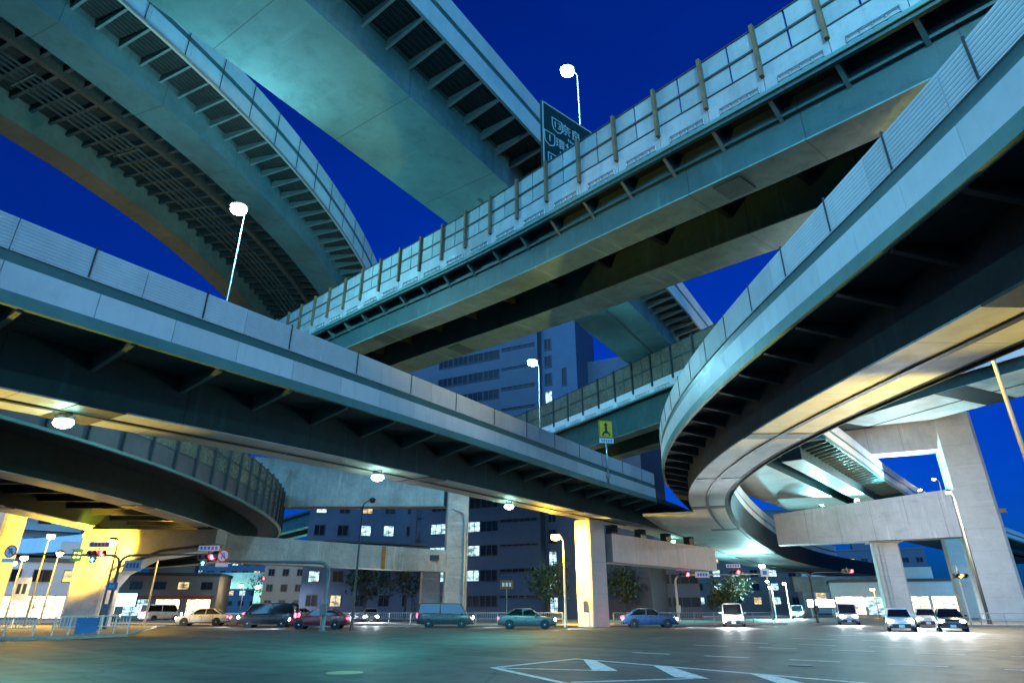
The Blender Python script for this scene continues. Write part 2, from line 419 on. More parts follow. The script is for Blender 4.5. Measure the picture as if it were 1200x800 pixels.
# =================================================================== VIADUCT D : middle diagonal with brown posts
PD=Path([(-75,100,24.5),(-43,69.5,22.4),(-27,54.3,21.3),(-15.65,42.9,20.5),(-7.72,35.08,20.0),(-4.03,31.52,19.6),(0,26.9,19.0),(1.7,24.8,18.8),(4.39,21.4,18.4),(6.62,18.7,18.0),(8.36,16.5,17.7),(10.57,13.84,17.3),(12.3,11.6,17.1),(16.5,6.2,16.8),(22,-1,16.5)],4)
D=Via('barrier_viaduct','middle diagonal viaduct with milky noise barrier and rusty brown posts',PD,1,8.8)
def barrier(V,s0,s1,step,Hw,Hp,wall,pane,post,rail,ladder=True,split=2,low=.62):
    x=s0; V.rect('rail',rail,-.05,-.02,Hw+Hp*.5-.05,Hw+Hp*.5+.05,s0,s1)
    V.rect('rail',rail,-.05,.12,Hw-.005,Hw+.045,s0,s1); V.rect('rail',rail,-.045,.1,Hw+Hp,Hw+Hp+.05,s0,s1)
    V.rect('ledge',FASCIA,-.14,.1,0,.16,s0,s1)
    while x<s1-.2:
        e=min(s1,x+step)
        V.rect('barrier_wall',wall,-.02,.14,.165,Hw-.01,x,e,gap=.012)
        for k in range(split):
            a=x+(e-x)*k/split; b=x+(e-x)*(k+1)/split
            V.rect('barrier_pane',pane,.0,.05,Hw+.05,Hw+Hp-.005,a,b,gap=.035)
        V.plate('barrier_post',post,x,[(-.2,Hw*low),(-.02,Hw*low),(-.02,Hw+Hp+.12),(-.2,Hw+Hp+.12)],.13)
        if not ladder: x=e; continue
        mb=MB()
        for z in (.28,.52): mb.rings([[V.pt(q,-.1,z-.018),V.pt(q,-.06,z-.018),V.pt(q,-.06,z+.018),V.pt(q,-.1,z+.018)] for q in (x+step*.22,x+step*.55,x+step*.9)])
        for q in (.22,.4,.56,.73,.9): mb.box(V.pt(x+step*q,-.05,.40),(.04,.04,.27))
        mb.build('ladder_rail',GALV,V.root,off=V.o)
        x=e
sD0=PD.near(-38,64.5)
barrier(D,sD0,PD.L-4,2.25,1.35,1.85,DWALL,DPANE,DPOST,DRAIL)
D.rect('deck_slab',DSLAB,.1,8.7,.12,.6)
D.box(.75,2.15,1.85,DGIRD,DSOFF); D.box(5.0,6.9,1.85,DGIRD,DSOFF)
D.rect('ledge_beam',DGIRD,-.05,.12,-.16,.0)
D.brackets(BRACKET,sD0,PD.L-2,2.25,-.02,.75,.75,.05,.14)
D.crossbeams(SPLICE,sD0-20,PD.L-2,3.6,2.15,5.0,-.75)
D.rect('stringer',SPLICE,3.5,3.7,-.45,.1)
D.rect('far_parapet',DWALL,8.66,8.8,0,1.3)
D.rect('web_pipe',DGIRD,.60,.74,-.62,-.50)
for px,py in ((7.2,18.1),(-9.5,37)):
    x=PD.near(px,py); D.rect('splice_plate',BRACKET,.9,2.0,-1.96,-1.915,x-.55,x+.55); D.rect('splice_plate',BRACKET,5.2,6.7,-1.96,-1.915,x+2,x+3.2)

# =================================================================== VIADUCT E : highest, top left
PE=Path([(-44,-15,36),(-38,-2,36),(-30.8,12.5,36),(-24.3,26.3,36),(-21.8,31.6,36),(-19.6,37.9,36),(-17.5,47.3,36),(-16.2,58.6,36),(-16.2,72,36),(-18.5,90,36),(-24,110,36),(-33,132,36)],7)
DKB=mat('dim_blue_grey_steel',(.05,.08,.095),.55,.3,.8)
E_=Via('high_viaduct','wide topmost viaduct on two box girders curving away at the upper left',PE,1,18.5)
E_.rect('deck_slab',SLAB,.1,18.4,.12,.6)
E_.box(2.8,5.4,2.0,mat('shaded_teal_web',(.08,.19,.22),.6,.3,.3,streak=.4,lines=((0,7.4,.05,.6),)),mat('shaded_stained_teal_soffit',(.085,.20,.23),.65,.35,.18,lines=((0,7.4,.05,.6),),grime=.35)); E_.box(14.4,16.4,2.0,mat('dim_green_web',(.14,.20,.18),.5,.3,.3,streak=.3),mat('ochre_soffit',(.12,.125,.10),.6,.25,.3,grime=.3,lines=((0,7,.05,.6),)))  # darker copies of the teal web and soffit, shade put into the colour
panel_parapet(E_,4,PE.L-1,3.6,3.1,mats=(TPANEL,TPANEL,STRIPE,TPANEL),lower_step=3.1)
for k in range(int((PE.L-6)/3.1)):
    E_.plate('joint_post',DRAIL,4+3.1*k,[(-.12,.02),(-.085,.02),(-.085,3.6),(-.12,3.6)],.05)
E_.rect('edge_pipe',GALV,-.22,-.1,-.02,.09,4)
E_.brackets(mat('shaded_teal_bracket',(.17,.27,.28),.55,.25,1),24,150,1.6,.1,2.8,.5,.05,.16)  # teal bracket paint toned down, so the colour itself carries the shade
E_.crossbeams(DKB,24,150,1.6,5.4,14.4,-.4,.1,.24)
E_.rect('stringer',mat('brown_stringer',(.06,.065,.065),.6,.3,1),8.35,8.75,-.75,.1)
for u in (10.0,10.5,11.0,11.6,12.2): E_.rect('cable_pipe',DKB,u,u+.12,-.7,-.58,8,PE.L-4)
for k in range(9): E_.plate('pipe_hanger',BRACKET,20+9*k,[(9.8,-.8),(12.5,-.8),(12.5,-.72),(9.8,-.72)],.12)
E_.rect('far_parapet',TPANEL,18.36,18.5,0,2.4)
E_.brackets(TBRACK,10,PE.L-2,4.7,16.4,18.4,.1,.5,.2,nm='edge_bracket')

# =================================================================== VIADUCT F : wide teal box, top centre
PF=Path([(-24,-8,28),(-16.5,3.2,28),(-10.5,12,28),(-4.9,20.4,28),(-1.86,24.7,28),(1.8,30,28),(9,41,28),(16.4,52.7,28),(25,66.5,28),(38,88,28),(60,124,28)],6)
F=Via('teal_box_viaduct','straight viaduct with one broad teal box soffit at the top centre',PF,1,8.9)
F.rect('deck_slab',SLAB,.1,8.8,.12,.6)
F.box(2.55,8.1,2.1,TEALWEB,TEALSOF)
panel_parapet(F,0,PF.L-1,3.2,3.6,mats=(TPANEL,TPANEL,STRIPE,TPANEL),lower_step=3.6)
F.brackets(TBRACK,8,PF.L-12,1.6,.1,2.55,.5,.05,.15)
F.rect('far_parapet',TPANEL,8.75,8.9,0,1.6)
F.brackets(TBRACK,8,PF.L-12,1.9,8.1,8.75,.05,.5,.3,nm='edge_bracket')
F.rect('edge_beam',TBRACK,8.62,8.74,-.55,.1)
x=PF.near(5.5,36); F.rect('splice_plate',BRACKET,2.8,7.9,-2.21,-2.165,x-3.4,x-2.6)
F.rect('centre_seam',BRACKET,4.7,4.9,-2.19,-2.165,PF.near(1.8,30),PF.L)
F.rect('bolt_row',BRACKET,2.42,2.54,.0,.1,2,PF.L-2)

# =================================================================== VIADUCT G : far diagonal beyond the low ramp
PG=Path([(45,5.6,21),(35,22.6,21),(25,39.6,21),(14.36,57.56,21),(5.2,73.1,21),(-8,92,21),(-25,114.5,21),(-52.8,150.2,21),(-80,185,21)],5)
G=Via('distant_viaduct','far viaduct with smoky brown barrier panes seen between the ramp and the loop',PG,-1,9.0)
sG0,sG1=PG.near(32,28),PG.near(-40,134)
barrier(G,sG0,sG1,2.9,1.3,2.9,PANEL_S,GPANE,DRAIL,DRAIL)
G.rect('deck_slab',SLAB,.1,8.9,.12,.6)
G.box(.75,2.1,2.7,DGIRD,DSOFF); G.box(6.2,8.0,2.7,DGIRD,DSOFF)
G.crossbeams(SPLICE,sG0,sG1,4.2,2.1,6.2,-.9)
G.rect('far_parapet',PANEL_S,8.86,9.0,0,2.2)
G.rect('far_ledge',FASCIA,8.0,8.86,0,.115)

# =================================================================== VIADUCT L : lower left loop
PL=Path([(-40,-9,9.5),(-32.5,6,9.5),(-26.8,17.5,9.5),(-23.4,27,9.5),(-21.6,34.2,9.4),(-21.1,41.6,9.3),(-21.9,54.4,9.2),(-24.2,66.5,9.2),(-28.5,78,9.2),(-36,90,9.2),(-48,102,9.2),(-66,113,9.2),(-92,121,9.2)],6)
L=Via('dark_loop_viaduct','dark lower loop with a grid barrier curving under the straight ramp at the left',PL,1,15.5)
barrier(L,6,PL.L-2,2.4,1.35,2.4,LWALL,GPANE,DRAIL,DRAIL,False,2,.15)
L.rect('deck_slab',DSLAB,.1,15.4,.12,.6)
DKG=mat('near_black_girder',(.008,.021,.020),.6,.3,.3,spec=.12); L.box(2.3,3.8,1.75,DKG,SOFFIT); L.box(11.6,13.4,1.75,DKG,SOFFIT)
L.crossbeams(SPLICE,6,PL.L-2,3.6,3.8,11.6,-1.0)
L.rect('far_parapet',PANEL_S,15.36,15.5,0,2.2)
for px,py in ((-21.1,40.5),(-22.5,58)):
    x=PL.near(px,py); L.rect('splice_band',SPLICE,2.2,3.9,-1.84,-1.752,x-.7,x+.7); L.rect('splice_band',SPLICE,11.5,13.5,-1.84,-1.752,x-.5,x+.5)

# =================================================================== VIADUCT C : over the portal beam, right
PC=Path([(32.6,62.5,17.6),(36.6,67.3,17.6),(40.6,72,17.6),(50.4,84,17.6),(61.5,97,17.6),(73,110,17.6),(96,133,17.6),(130,166,17.6),(190,222,17.6)],4)
C_=Via('portal_top_viaduct','brightly lit cyan viaduct on two boxes resting on the lower portal beam at the right',PC,1,16.0)
C_.rect('deck_slab',TEALSOF,.1,15.9,.12,.6)
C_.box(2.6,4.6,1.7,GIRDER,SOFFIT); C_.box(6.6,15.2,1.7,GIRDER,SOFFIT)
panel_parapet(C_,0,PC.L-1,2.8,5,lower_step=5)
C_.brackets(BRACKET,1,PC.L-2,1.5,.1,2.6,.6,.1,.2)
C_.rect('far_parapet',PANEL_S,15.86,16,0,2.6,12)

# =================================================================== VIADUCT I : on top of the portal, right
PI_=Path([(92,14,25.6),(75,42,25.6),(64.5,62,25.6),(58.5,74,25.6),(53.8,85.5,25.6),(49.5,98,25.6),(47,112,25.6),(48,130,25.6),(54,150,25.6)],6)
I_=Via('portal_high_viaduct','pale viaduct with a broad lit soffit crossing above the portal pier at the far right',PI_,1,11.5)
I_.rect('deck_slab',SLAB,.1,11.4,.12,.55)
I_.box(1.0,10.8,1.2,GIRDER,SOFFIT)
I_.rect('soffit_seam',SPLICE,5.6,5.9,-1.30,-1.265)
I_.rect('parapet',PANEL_S,0,.15,0,2.2); I_.rect('far_parapet',PANEL_S,11.35,11.5,0,2.6)
for px,py in ((53.8,85.5),(60,71)):
    x=PI_.near(px,py); I_.rect('splice_band',SPLICE,.9,10.9,-1.31,-1.265,x-1.6,x+1.6)

# ------------------------------------------------------------------ piers
def frame_beam(mb,a,b,w,z0,z1,z0b=None,z1b=None):
    """a tapered rectangular beam between plan points a and b"""
    a=Vector((*a,0)); b=Vector((*b,0)); t=(b-a).normalized(); n=Vector((-t.y,t.x,0))*w/2
    z0b=z0 if z0b is None else z0b; z1b=z1 if z1b is None else z1b
    up=Vector((0,0,1)); L_=(b-a).length; N=max(2,int(L_/3)); rs=[]
    for k in range(N+1):
        f=k/N; p=a.lerp(b,f); q0=z0+(z0b-z0)*f; q1=z1+(z1b-z1)*f
        rs.append([p+n+up*q0,p-n+up*q0,p-n+up*q1,p+n+up*q1])
    return mb.rings(rs)
def column(mb,x,y,w,d,z0,z1,rz=0,taper=1.0,ch=.12):
    M=Matrix.Rotation(rz,3,'Z'); rs=[]
    for z,k in ((z0,1),(z1,taper)):
        a,b=w/2*k,d/2*k
        pts=[(-a+ch,-b),(a-ch,-b),(a,-b+ch),(a,b-ch),(a-ch,b),(-a+ch,b),(-a,b-ch),(-a,-b+ch)]
        rs.append([Vector((x,y,z))+M@Vector((p[0],p[1],0)) for p in pts])
    return mb.rings(rs)
def pier(name,label,loc,group='viaduct piers'):
    return thing(name,label,'pier',(loc[0],loc[1],0),0,group)

# K : big portal at the right
K=pier('portal_pier','tall grey two level portal pier with two beams at the right edge',(57.5,80)); ko=Vector((57.5,80,0))
kz=math.atan2(-.46,.89)
column(MB(),58.6,79.6,4.4,4.0,0,25.0,kz,ch=.35).build('column',PIERPL,K,off=ko)
mb=MB(); frame_beam(mb,(37.6,90.4),(56.6,80.6),3.0,9.5,13.6,9.6,15.4); mb.build('lower_beam',PIERST,K,off=ko)
mb=MB()
ta=Vector((56.8,80.5,0)); tb=Vector((36.5,91.0,0)); tt=(tb-ta).normalized(); nn=Vector((-tt.y,tt.x,0))*1.5
rs=[]
for k in range(17):
    f=k/16; p=ta.lerp(tb,f); top=24.6-1.0*f; low=20.6+ (.3*f)
    top=24.85-(max(0,f-.30)/.70)**1.5*3.2
    rs.append([p+nn+Vector((0,0,low)),p-nn+Vector((0,0,low)),p-nn+Vector((0,0,top)),p+nn+Vector((0,0,top))])
mb.rings(rs); mb.build('upper_beam',PIERST,K,off=ko)
for f in (.1,.3): 
    p=ta.lerp(tb,f); MB().box((p.x,p.y,24.93),(.9,.9,.3)).build('bearing',BLACK,K,off=ko)
MB().box((60.0,75.75-.02+1.3,12.4),(.9,.25,.5),Matrix.Rotation(kz,3,'Z')).build('marker_plate',DPOST,K,off=ko)

# N : pier under the ramp, sodium lit
N_=pier('ramp_pier','square pier glowing yellow under the straight ramp near the centre',(7.6,58.6)); no=Vector((7.6,58.6,0))
nz=R(36)
column(MB(),7.1,58.4,2.0,2.0,0,8.85,nz,ch=.1).build('column',PIERPL,N_,off=no)
mb=MB(); frame_beam(mb,(8.4,59.3),(22.5,74.5),2.0,5.3,7.75); mb.build('crossbeam',PIERST,N_,off=no)
for k in range(4): MB().box((9.5+3.4*k,60.6+3.6*k,8.25),(.8,.8,.96),Matrix.Rotation(nz,3,'Z')).build('bearing',BLACK,N_,off=no)
MB().box((7.1,58.4,8.92),(1.6,1.6,.13),Matrix.Rotation(nz,3,'Z')).build('bearing',BLACK,N_,off=no)
mb=MB(); M=Matrix.Translation((7.05,57.2,3.1)); 
mb.box((6.30,57.3,1.6),(.5,.12,.9),Matrix.Rotation(nz,3,'Z')); mb.build('junction_box',GALV,N_,off=no)
# M : column and crossbeam beyond the ramp
M_=pier('crossbeam_pier','pale slim column with a long white crossbeam and rust streak left of the office block',(-6,65.5)); mo=Vector((-6,65.5,0))
column(MB(),-5.7,65.5,2.2,2.2,0,17.8,R(10),ch=.08).build('column',CONC,M_,off=mo)
mb=MB(); frame_beam(mb,(-6.9,65.1),(-25.5,56.2),1.9,4.75,6.75,5.1,7.35); mb.build('lower_beam',CONC,M_,off=mo)
mb=MB(); frame_beam(mb,(-6.9,66.2),(-40,73.5),2.0,11.2,14.4,12.2,19.0); mb.build('upper_beam',CONC,M_,off=mo)
mb=MB(); mb.tube([(-40,71.6,13.2),(-26,68.6,13.0),(-25.4,68.4,13.0),(-25.2,68.4,14.6),(-24.9,68.3,15.6)],.17); mb.build('drain_pipe',CONC,M_,off=mo)
mb=MB(); mb.tube([(-4.75,64.3,.2),(-4.75,64.3,9.5),(-5.0,64.25,10.4),(-6.5,64.4,11)],.1,8); mb.build('drain_pipe',GALV,M_,off=mo)
MB().box((-7.62,63.64,6.0),(.9,.3,.5)).build('sign_box',BLACK,M_,off=mo)
mb=MB(); mb.box((-12.2,61.45,5.85),(.35,.06,2.06),Matrix.Rotation(R(25.6),3,'Z')); mb.build('rust_streak',mat('rust_stain',(.36,.17,.03),.9,.4,3),M_,off=mo)
MB().box((-13,62.2,7.2),(10,1.2,.12),Matrix.Rotation(R(25.6),3,'Z')).build('bearing_shelf',BLACK,M_,off=mo)
# another low beam column behind
Q=pier('office_side_column','short grey column standing behind the white crossbeam',(-8.6,69)); qo=Vector((-8.6,69,0))
column(MB(),-8.6,69,2.0,2.0,0,6.1,R(10)).build('shaft',CONC,Q,off=qo); MB().box((-8.6,69,6.2),(2.6,2.4,.2)).build('cap',CONC,Q,off=qo)
# P : left piers
P_=pier('flared_pier','brightly lit yellow pier with a flaring arm under the dark loop at the left',(-32.6,51.5)); po=Vector((-32.6,51.5,0))
column(MB(),-32.6,51.5,2.7,2.2,0,7.2,0,ch=.15).build('column',CONC,P_,off=po)
mb=MB(); prof=[(-31.28,2.9),(-30.6,3.9),(-28.6,5.0),(-24.4,5.6),(-23.4,6.2),(-23.4,7.2),(-31.28,7.2)]
mb.prism(prof,lambda u,v,t:Vector((u,51.5+t,v)),-.95,.95); mb.build('cantilever',CONC,P_,off=po)
for u in (-24.6,-33): MB().box((u,51.5,7.3),(1.2,1.2,.22)).build('bearing',BLACK,P_,off=po)
mb=MB(); mb.tube([(-31.1,50.45,4.2),(-27.5,50.4,5.6),(-24.2,50.4,6.0)],.09,8); mb.build('cable',BLACK,P_,off=po)
P2=pier('frame_edge_pier','wide pale pier cut off by the left edge of the view',(-42.8,52)); p2=Vector((-42.8,52,0))
column(MB(),-42.8,52,4.2,2.4,0,10.4,0,ch=.15).build('column',CONC,P2,off=p2)
# far columns under the right viaducts
for (x,y,w,h,lab) in ((49.5,85.5,3.0,9.4,'pale column with a ladder under the lower portal beam'),(71,103,3.0,15.6,'paler thinner column right of the laddered one'),):
    q=pier('column_pier',lab,(x,y)); o=Vector((x,y,0))
    column(MB(),x,y,w,w*.8,0,h,R(-20),ch=.2).build('shaft',PIERPL,q,off=o)
    MB().box((x,y,h+.12),(w*1.3,w*1.1,.24),Matrix.Rotation(R(-20),3,'Z')).build('cap',PIERPL,q,off=o)
    if w==3.0 and h<10:
        mb=MB()
        for sx in (-.25,.25): mb.tube([(x-1.1+sx,y-1.0,.3),(x-1.1+sx,y-1.0,9.2)],.03,6)
        for k in range(22): mb.box((x-1.1,y-1.0,.5+.4*k),(.5,.03,.03))
        mb.build('ladder',GALV,q,off=o)
q=pier('far_portal_frame','pinkish portal frame far off below the dark loop',(-66,185)); o=Vector((-66,185,0))
mb=MB(); frame_beam(mb,(-92,187),(-52,184),3,6.4,10.6); mb.build('beam',CONC,q,off=o)
for x in (-88,-70,-55): column(MB(),x,185.4,3.6,3,0,6.4).build('column',CONC,q,off=o)
q=pier('far_low_beam','cream low crossbeam far off behind the signal mast at the right',(70,140)); o=Vector((70,140,0))
mb=MB(); frame_beam(mb,(60,141),(86,138),2.4,4.6,7.6); mb.build('beam',CONC,q,off=o)
for x in (62,84): column(MB(),x,139.6,2.4,2.4,0,4.6).build('column',CONC,q,off=o)

# ------------------------------------------------------------------ ground
def flat(name,pts,z,m,label=None,kind='structure'):
    mb=MB(); mb.poly([(x,y,z) for x,y in pts],uv=[(x,y) for x,y in pts]); o=mb.build(name,m); o['kind']=kind
    return o
flat('ground',[(-1500,-600),(1500,-600),(1500,2200),(-1500,2200)],0,ASPH)
def slab(name,pts,h=.14,kw=.22):
    cx=sum(p[0] for p in pts)/len(pts); cy=sum(p[1] for p in pts)/len(pts)
    mb=MB(); mb.rings([[Vector((x,y,-.05)) for x,y in pts],[Vector((x,y,h-.02)) for x,y in pts],[Vector((x,y,h)) for x,y in [(cx+(p[0]-cx)*.998,cy+(p[1]-cy)*.998) for p in pts]]])
    o=mb.build(name,[KERB]); o['kind']='structure'
    q=[(cx+(x-cx)*(1-kw/max(1,math.hypot(x-cx,y-cy))),cy+(y-cy)*(1-kw/max(1,math.hypot(x-cx,y-cy)))) for x,y in pts]
    flat('paving',q,h+.004,PAVE)
slab('sidewalk_kerb',[(-25.2,34),(-23.2,35.5),(-22.0,38.8),(-23.5,42.5),(-30,57),(-48,60),(-75,58),(-75,36)])
slab('sidewalk_kerb',[(-26,63.5),(-4,62.8),(20,63.2),(27,66),(22,84),(-10,88),(-40,92),(-44,70)])
slab('sidewalk_kerb',[(41,60),(56,56),(80,60),(90,85),(70,100),(52,92),(44,76)])
slab('sidewalk_kerb',[(-120,100),(-50,104),(10,108),(60,130),(110,128),(110,220),(-120,220)])
PATCH=mat('dark_asphalt_patch',(.028,.03,.032),.7,.3,1.2,fine=.6)
for (x,y,a,l,w) in ((-7.5,21,.3,3.2,1.3),(3.5,28.5,-.65,5.5,1.1),(-14,27,.2,4.5,1.6),(9.5,25.5,-.65,2.2,1.6),(-2.2,35,.1,9,1.2)):
    M2=Matrix.Rotation(a,2); flat('road_patch',[tuple(Vector((x,y))+M2@Vector(p)) for p in ((-l/2,-w/2),(l/2,-w/2),(l/2,w/2),(-l/2,w/2))],.002,PATCH)
def mark(pts): flat('road_marking',pts,.004,PAINT)
def dash(p,q,w=.2):
    p=Vector((*p,0)); q=Vector((*q,0)); t=(q-p).normalized(); n=Vector((-t.y,t.x,0))*w/2
    mark([tuple((p+n)[:2]),tuple((q+n)[:2]),tuple((q-n)[:2]),tuple((p-n)[:2])])
dash((-.55,18.85),(2.1,22.1),.2); dash((2.0,22.15),(9.5,12.9),.2); dash((-.5,18.85),(2.9,11.2),.2)
mark([(2.25,21.7),(2.6,21.3),(2.75,17.95),(2.1,18.0)]); dash((-.3,18.8),(2.2,18.1),.16)
mark([(4.0,19.6),(4.4,19.1),(4.55,16.0),(3.85,16.4)]); dash((1.3,15.3),(4.2,16.1),.16)
mark([(5.9,17.2),(6.3,16.7),(6.4,13.6),(5.7,14.0)])
dl=Vector((.79,-.61,0))
for (sx,sy,n,st) in ((4.4,25.1,6,2.75),(10.6,32.3,7,2.85),(8.0,30.0,7,2.8)):
    for k in range(n):
        a=Vector((sx,sy,0))+dl*(st*k); b=a+dl*1.5; dash(a[:2],b[:2],.22)
for (sx,sy,n) in ((15,36.5,7),(19,41,8)):
    for k in range(n):
        a=Vector((sx,sy,0))+dl*(3.4*k); b=a+dl*2.2; dash(a[:2],b[:2],.3)
dash((-25,29),(-23.2,31),.2); dash((-27.5,26),(-25.6,28.1),.2)
for k in range(9): mark([(-17+k*1.1,57.5),(-16.5+k*1.1,57.5),(-16.0+k*1.1,61.5),(-16.5+k*1.1,61.5)])
mh=MB(); mh.lathe([(.46,.002),(.46,.012),(.40,.014)],(-4.2,17.4,0),28); mh.lathe([(.385,.0145),(.37,.0165)],(-4.2,17.4,0),28)
for (x,y,lab) in ((-9.5,30.5,'iron manhole cover on the road far left of the brown one'),(8.2,19.6,'iron manhole cover beside the striped road island')):
    m2=MB(); m2.lathe([(.34,.002),(.34,.01),(.30,.012)],(x,y,0),24); m2.lathe([(.285,.0125),(.27,.0145)],(x,y,0),24); tag(m2.build('manhole_cover',DRAIL),lab,'manhole cover')
tag(mh.build('manhole_cover',mat('brass_brown_iron',(.34,.21,.06),.5,.3,9)),'round brownish manhole cover set in the asphalt','manhole cover')

# ------------------------------------------------------------------ street lamps
def street_lamp(name,label,base,h,head,pm,lm,power,col,r=.085,headr=.3,group='street lamps',lit=True):
    """tapered pole with a curved arm ending in a cobra style lantern; head = (dx,dy) reach of the arm"""
    t=thing(name,label,'street lamp',base,0,group)
    MB().lathe([(r*2.0,0),(r*2.0,.06),(r*1.5,.09),(r*1.5,.5),(r*1.25,.55),(r*.75,h-.5)],n=12).build('pole',pm,t,True)
    d=Vector((head[0],head[1],0)); 
    pts=[Vector((0,0,h-.6))]+[Vector((0,0,h-.6))+d*(1-math.cos(a))+Vector((0,0,.6*math.sin(a))) for a in (.4,.8,1.2,1.57)]
    MB().tube(pts,r*.6,8).build('arm',pm,t,True)
    M=Matrix.Rotation(math.atan2(d.y,d.x),3,'Z')@Matrix.Diagonal((1.05,.95,.6))
    lan=MB(); lan.lathe([(.02,.32),(headr*.6,.28),(headr,.08),(headr*1.04,0),(headr*.98,-.02)],(d.x,d.y,h),18,M); lan=lan.build('lantern',BLACK if lit else pm,t,True)
    MB().lathe([(headr*.7,-.03),(headr*.9,-headr*.6),(headr*.86,-headr*1.0),(headr*.66,-headr*1.4),(headr*.35,-headr*1.62),(.01,-headr*1.7)],(d.x,d.y,h),18,M).build('lens',lm,lan,True)
    if lit and power: lamp(t,(d.x*2.0,d.y*2.0,h-.7),power,col,.25)
    return t
CY=(.30,.86,1.0); GR=(.35,1.0,.72); SO=(1.0,.58,.045); WA=(1.0,.82,.5)
street_lamp('street_lamp','glowing white lamp on a tall pole behind the left ramp parapet, against the topmost viaduct',(-14.95,28.6,10.7),11.5,(-.42,.0),BLACK,L_CYAN,3400,CY,.055,.46)
street_lamp('street_lamp','glowing white lamp over the left ramp in front of the blue office wall',(2.35,50,11.3),10.0,(-.55,-.2),BLACK,L_CYAN,3000,CY,.055,.46)
street_lamp('street_lamp','brightest white lamp high in the open sky above the green direction sign',(4.9,34.0,28.6),9.8,(-.75,-.1),BLACK,L_CYAN,2400,CY,.08,.52)
street_lamp('street_lamp','cream lamp post lit yellow rising behind the loop ramp at the right edge',(22.0,26.0,0),13.6,(-.8,.4),YPOLE,L_SOD,450,SO,.1,.34)
street_lamp('street_lamp','sodium lamp beside the yellow lit ramp pier in the centre',(4.5,56.3,0),7.4,(-.65,.1),YPOLE,L_SOD,900,SO,.085,.46)
street_lamp('street_lamp','tall black lamp post in front of the portal pier, warm light at its tip',(44,62,.14),12.0,(-.5,-.1),BLACK,L_WARM,6000,(1.0,.80,.50),.12,.26)
street_lamp('street_lamp','unlit black lamp post in front of the white crossbeam',(-11.9,50,0),9.4,(.75,-.1),BLACK,OFF,0,WA,.08,.26,lit=False)
street_lamp('street_lamp','sodium star of a lamp under the far right viaducts by the dark apartment block',(37.0,95,0),7.3,(-.6,-.2),POLEGRN,L_SOD,500,SO,.08,.48)
street_lamp('street_lamp','small blue white lamp below the sodium one at the far right',(39.4,100,0),4.5,(-.3,-.2),POLEGRN,L_CYAN,7000,CY,.06,.36)
street_lamp('street_lamp','small warm lamp on a yellow post by the far white building',(41.6,100,0),5.0,(-.3,-.2),YPOLE,L_WARM,300,WA,.06,.28)
street_lamp('street_lamp','warm lamp standing on the deck of the brightly lit viaduct against the sky',(76.5,110.5,18.2),4.6,(-.7,.2),POLEGRN,L_WARM,300,WA,.08,.34)
street_lamp('street_lamp','sodium lamp low over the road in front of the far cream crossbeam',(63,115,0),4.6,(-.3,-.2),POLEGRN,L_SOD,350,SO,.06,.4)
for (x,y,h,lab) in ((-7,118,6.5,'small far warm lamp just right of the short grey column'),(-30,105,5.5,'small far lamp between the two dark trees and the tan block'),(24,120,6.5,'small far lamp above the low blue office corner'),(50,128,6.2,'small far lamp between the forked mast and the laddered column'),(-48,118,5.2,'small far lamp in front of the tan block'),(66,130,6.0,'small far lamp right of the laddered column')):
    street_lamp('street_lamp',lab,(x,y,.14),h,(-.4,-.3),POLEGRN,L_WARM if x<20 else L_CYAN,260,WA if x<20 else CY,.07,.34,'small far street lamps')
for (x,y,h,lab) in ((-39.8,55,7.1,'biggest sodium lamp of the row under the dark loop'),(-37.0,55.4,7.2,'sodium lamp just left of the flared yellow pier cap'),(-30.9,56.6,6.9,'sodium lamp right of the flared pier above the signal arm'),(-45.3,60,5.7,'sodium lamp low over the left pavement'),(-42.4,60.4,6.1,'sodium lamp between the two left piers, above the shop'),(-46.8,60.8,5.3,'lowest sodium lamp, next to the edge pier')):
    street_lamp('street_lamp',lab,(x,y,.14),h,(.35,-.35),POLEGRN,L_SOD,800,SO,.07,.36,'sodium lamps under the dark loop')
street_lamp('street_lamp','sodium lamp standing close in front of the flared pier',(-29.0,47.2,.14),6.0,(-.7,.5),POLEGRN,L_SOD,120,SO,.07,.36,'sodium lamps under the dark loop')
lamp([o for o in COL.objects if o.get('label','').startswith('sodium lamp standing close')][0],(-.95,.75,5.3),8500,SO,.25,'SPOT',105,(-.62,.75,.12))
for (x,z,lab) in ((-70.0,7.0,'green white lamp, brightest of three under the far frame'),(-79.5,6.2,'green white lamp at the left of three under the far frame'),(-58.5,6.9,'green white lamp at the right of three under the far frame')):
    street_lamp('street_lamp',lab,(x,180,0),z,(.6,-.2),POLEGRN,L_GREEN,1600,GR,.09,.75,'lamps below the far frame')
# lamp on the loop deck whose pole foot hangs beside the frame's right edge
street_lamp('street_lamp','bright cyan lit pole bolted to the loop parapet at the upper right edge',(8.35,4.2,12.2),9.5,(-.6,.6),GALV,L_CYAN,1500,CY,.11,.34)
# added floodlights, with an aimed spot in each housing
def floodlight(label,loc,rz,power,col,tilt=60,cone=150,lm=None,group='added floodlights on the portal pier'):
    t=thing('floodlight',label,'floodlight',loc,rz,group)
    Mx=Matrix.Rotation(R(90-tilt),3,'X')
    MB().box((0,0,.1),(.3,.25,.2)).build('foot',BLACK,t); MB().box((0,0,.4),(.5,.36,.36),Mx.inverted()).build('housing',POLEGRN,t)
    d=Mx.inverted()@Vector((0,-1,0))
    MB().box((0,d.y*.19,.4+d.z*.19),(.42,.03,.28),Mx.inverted()).build('lens',lm or L_CYAN,t)
    lamp(t,(0,d.y*.4,.4+d.z*.4),power,col,.2,'SPOT',cone,d)
floodlight('added floodlight on the left part of the lower portal beam shining at the cyan soffit',(43.2,87.6,14.1),R(10),11000,CY,48)  # portal floods are added to brighten the cyan soffit and the upper beam
floodlight('second added floodlight on the lower portal beam shining at the cyan soffit',(47.2,85.5,14.5),R(10),9000,CY,48)
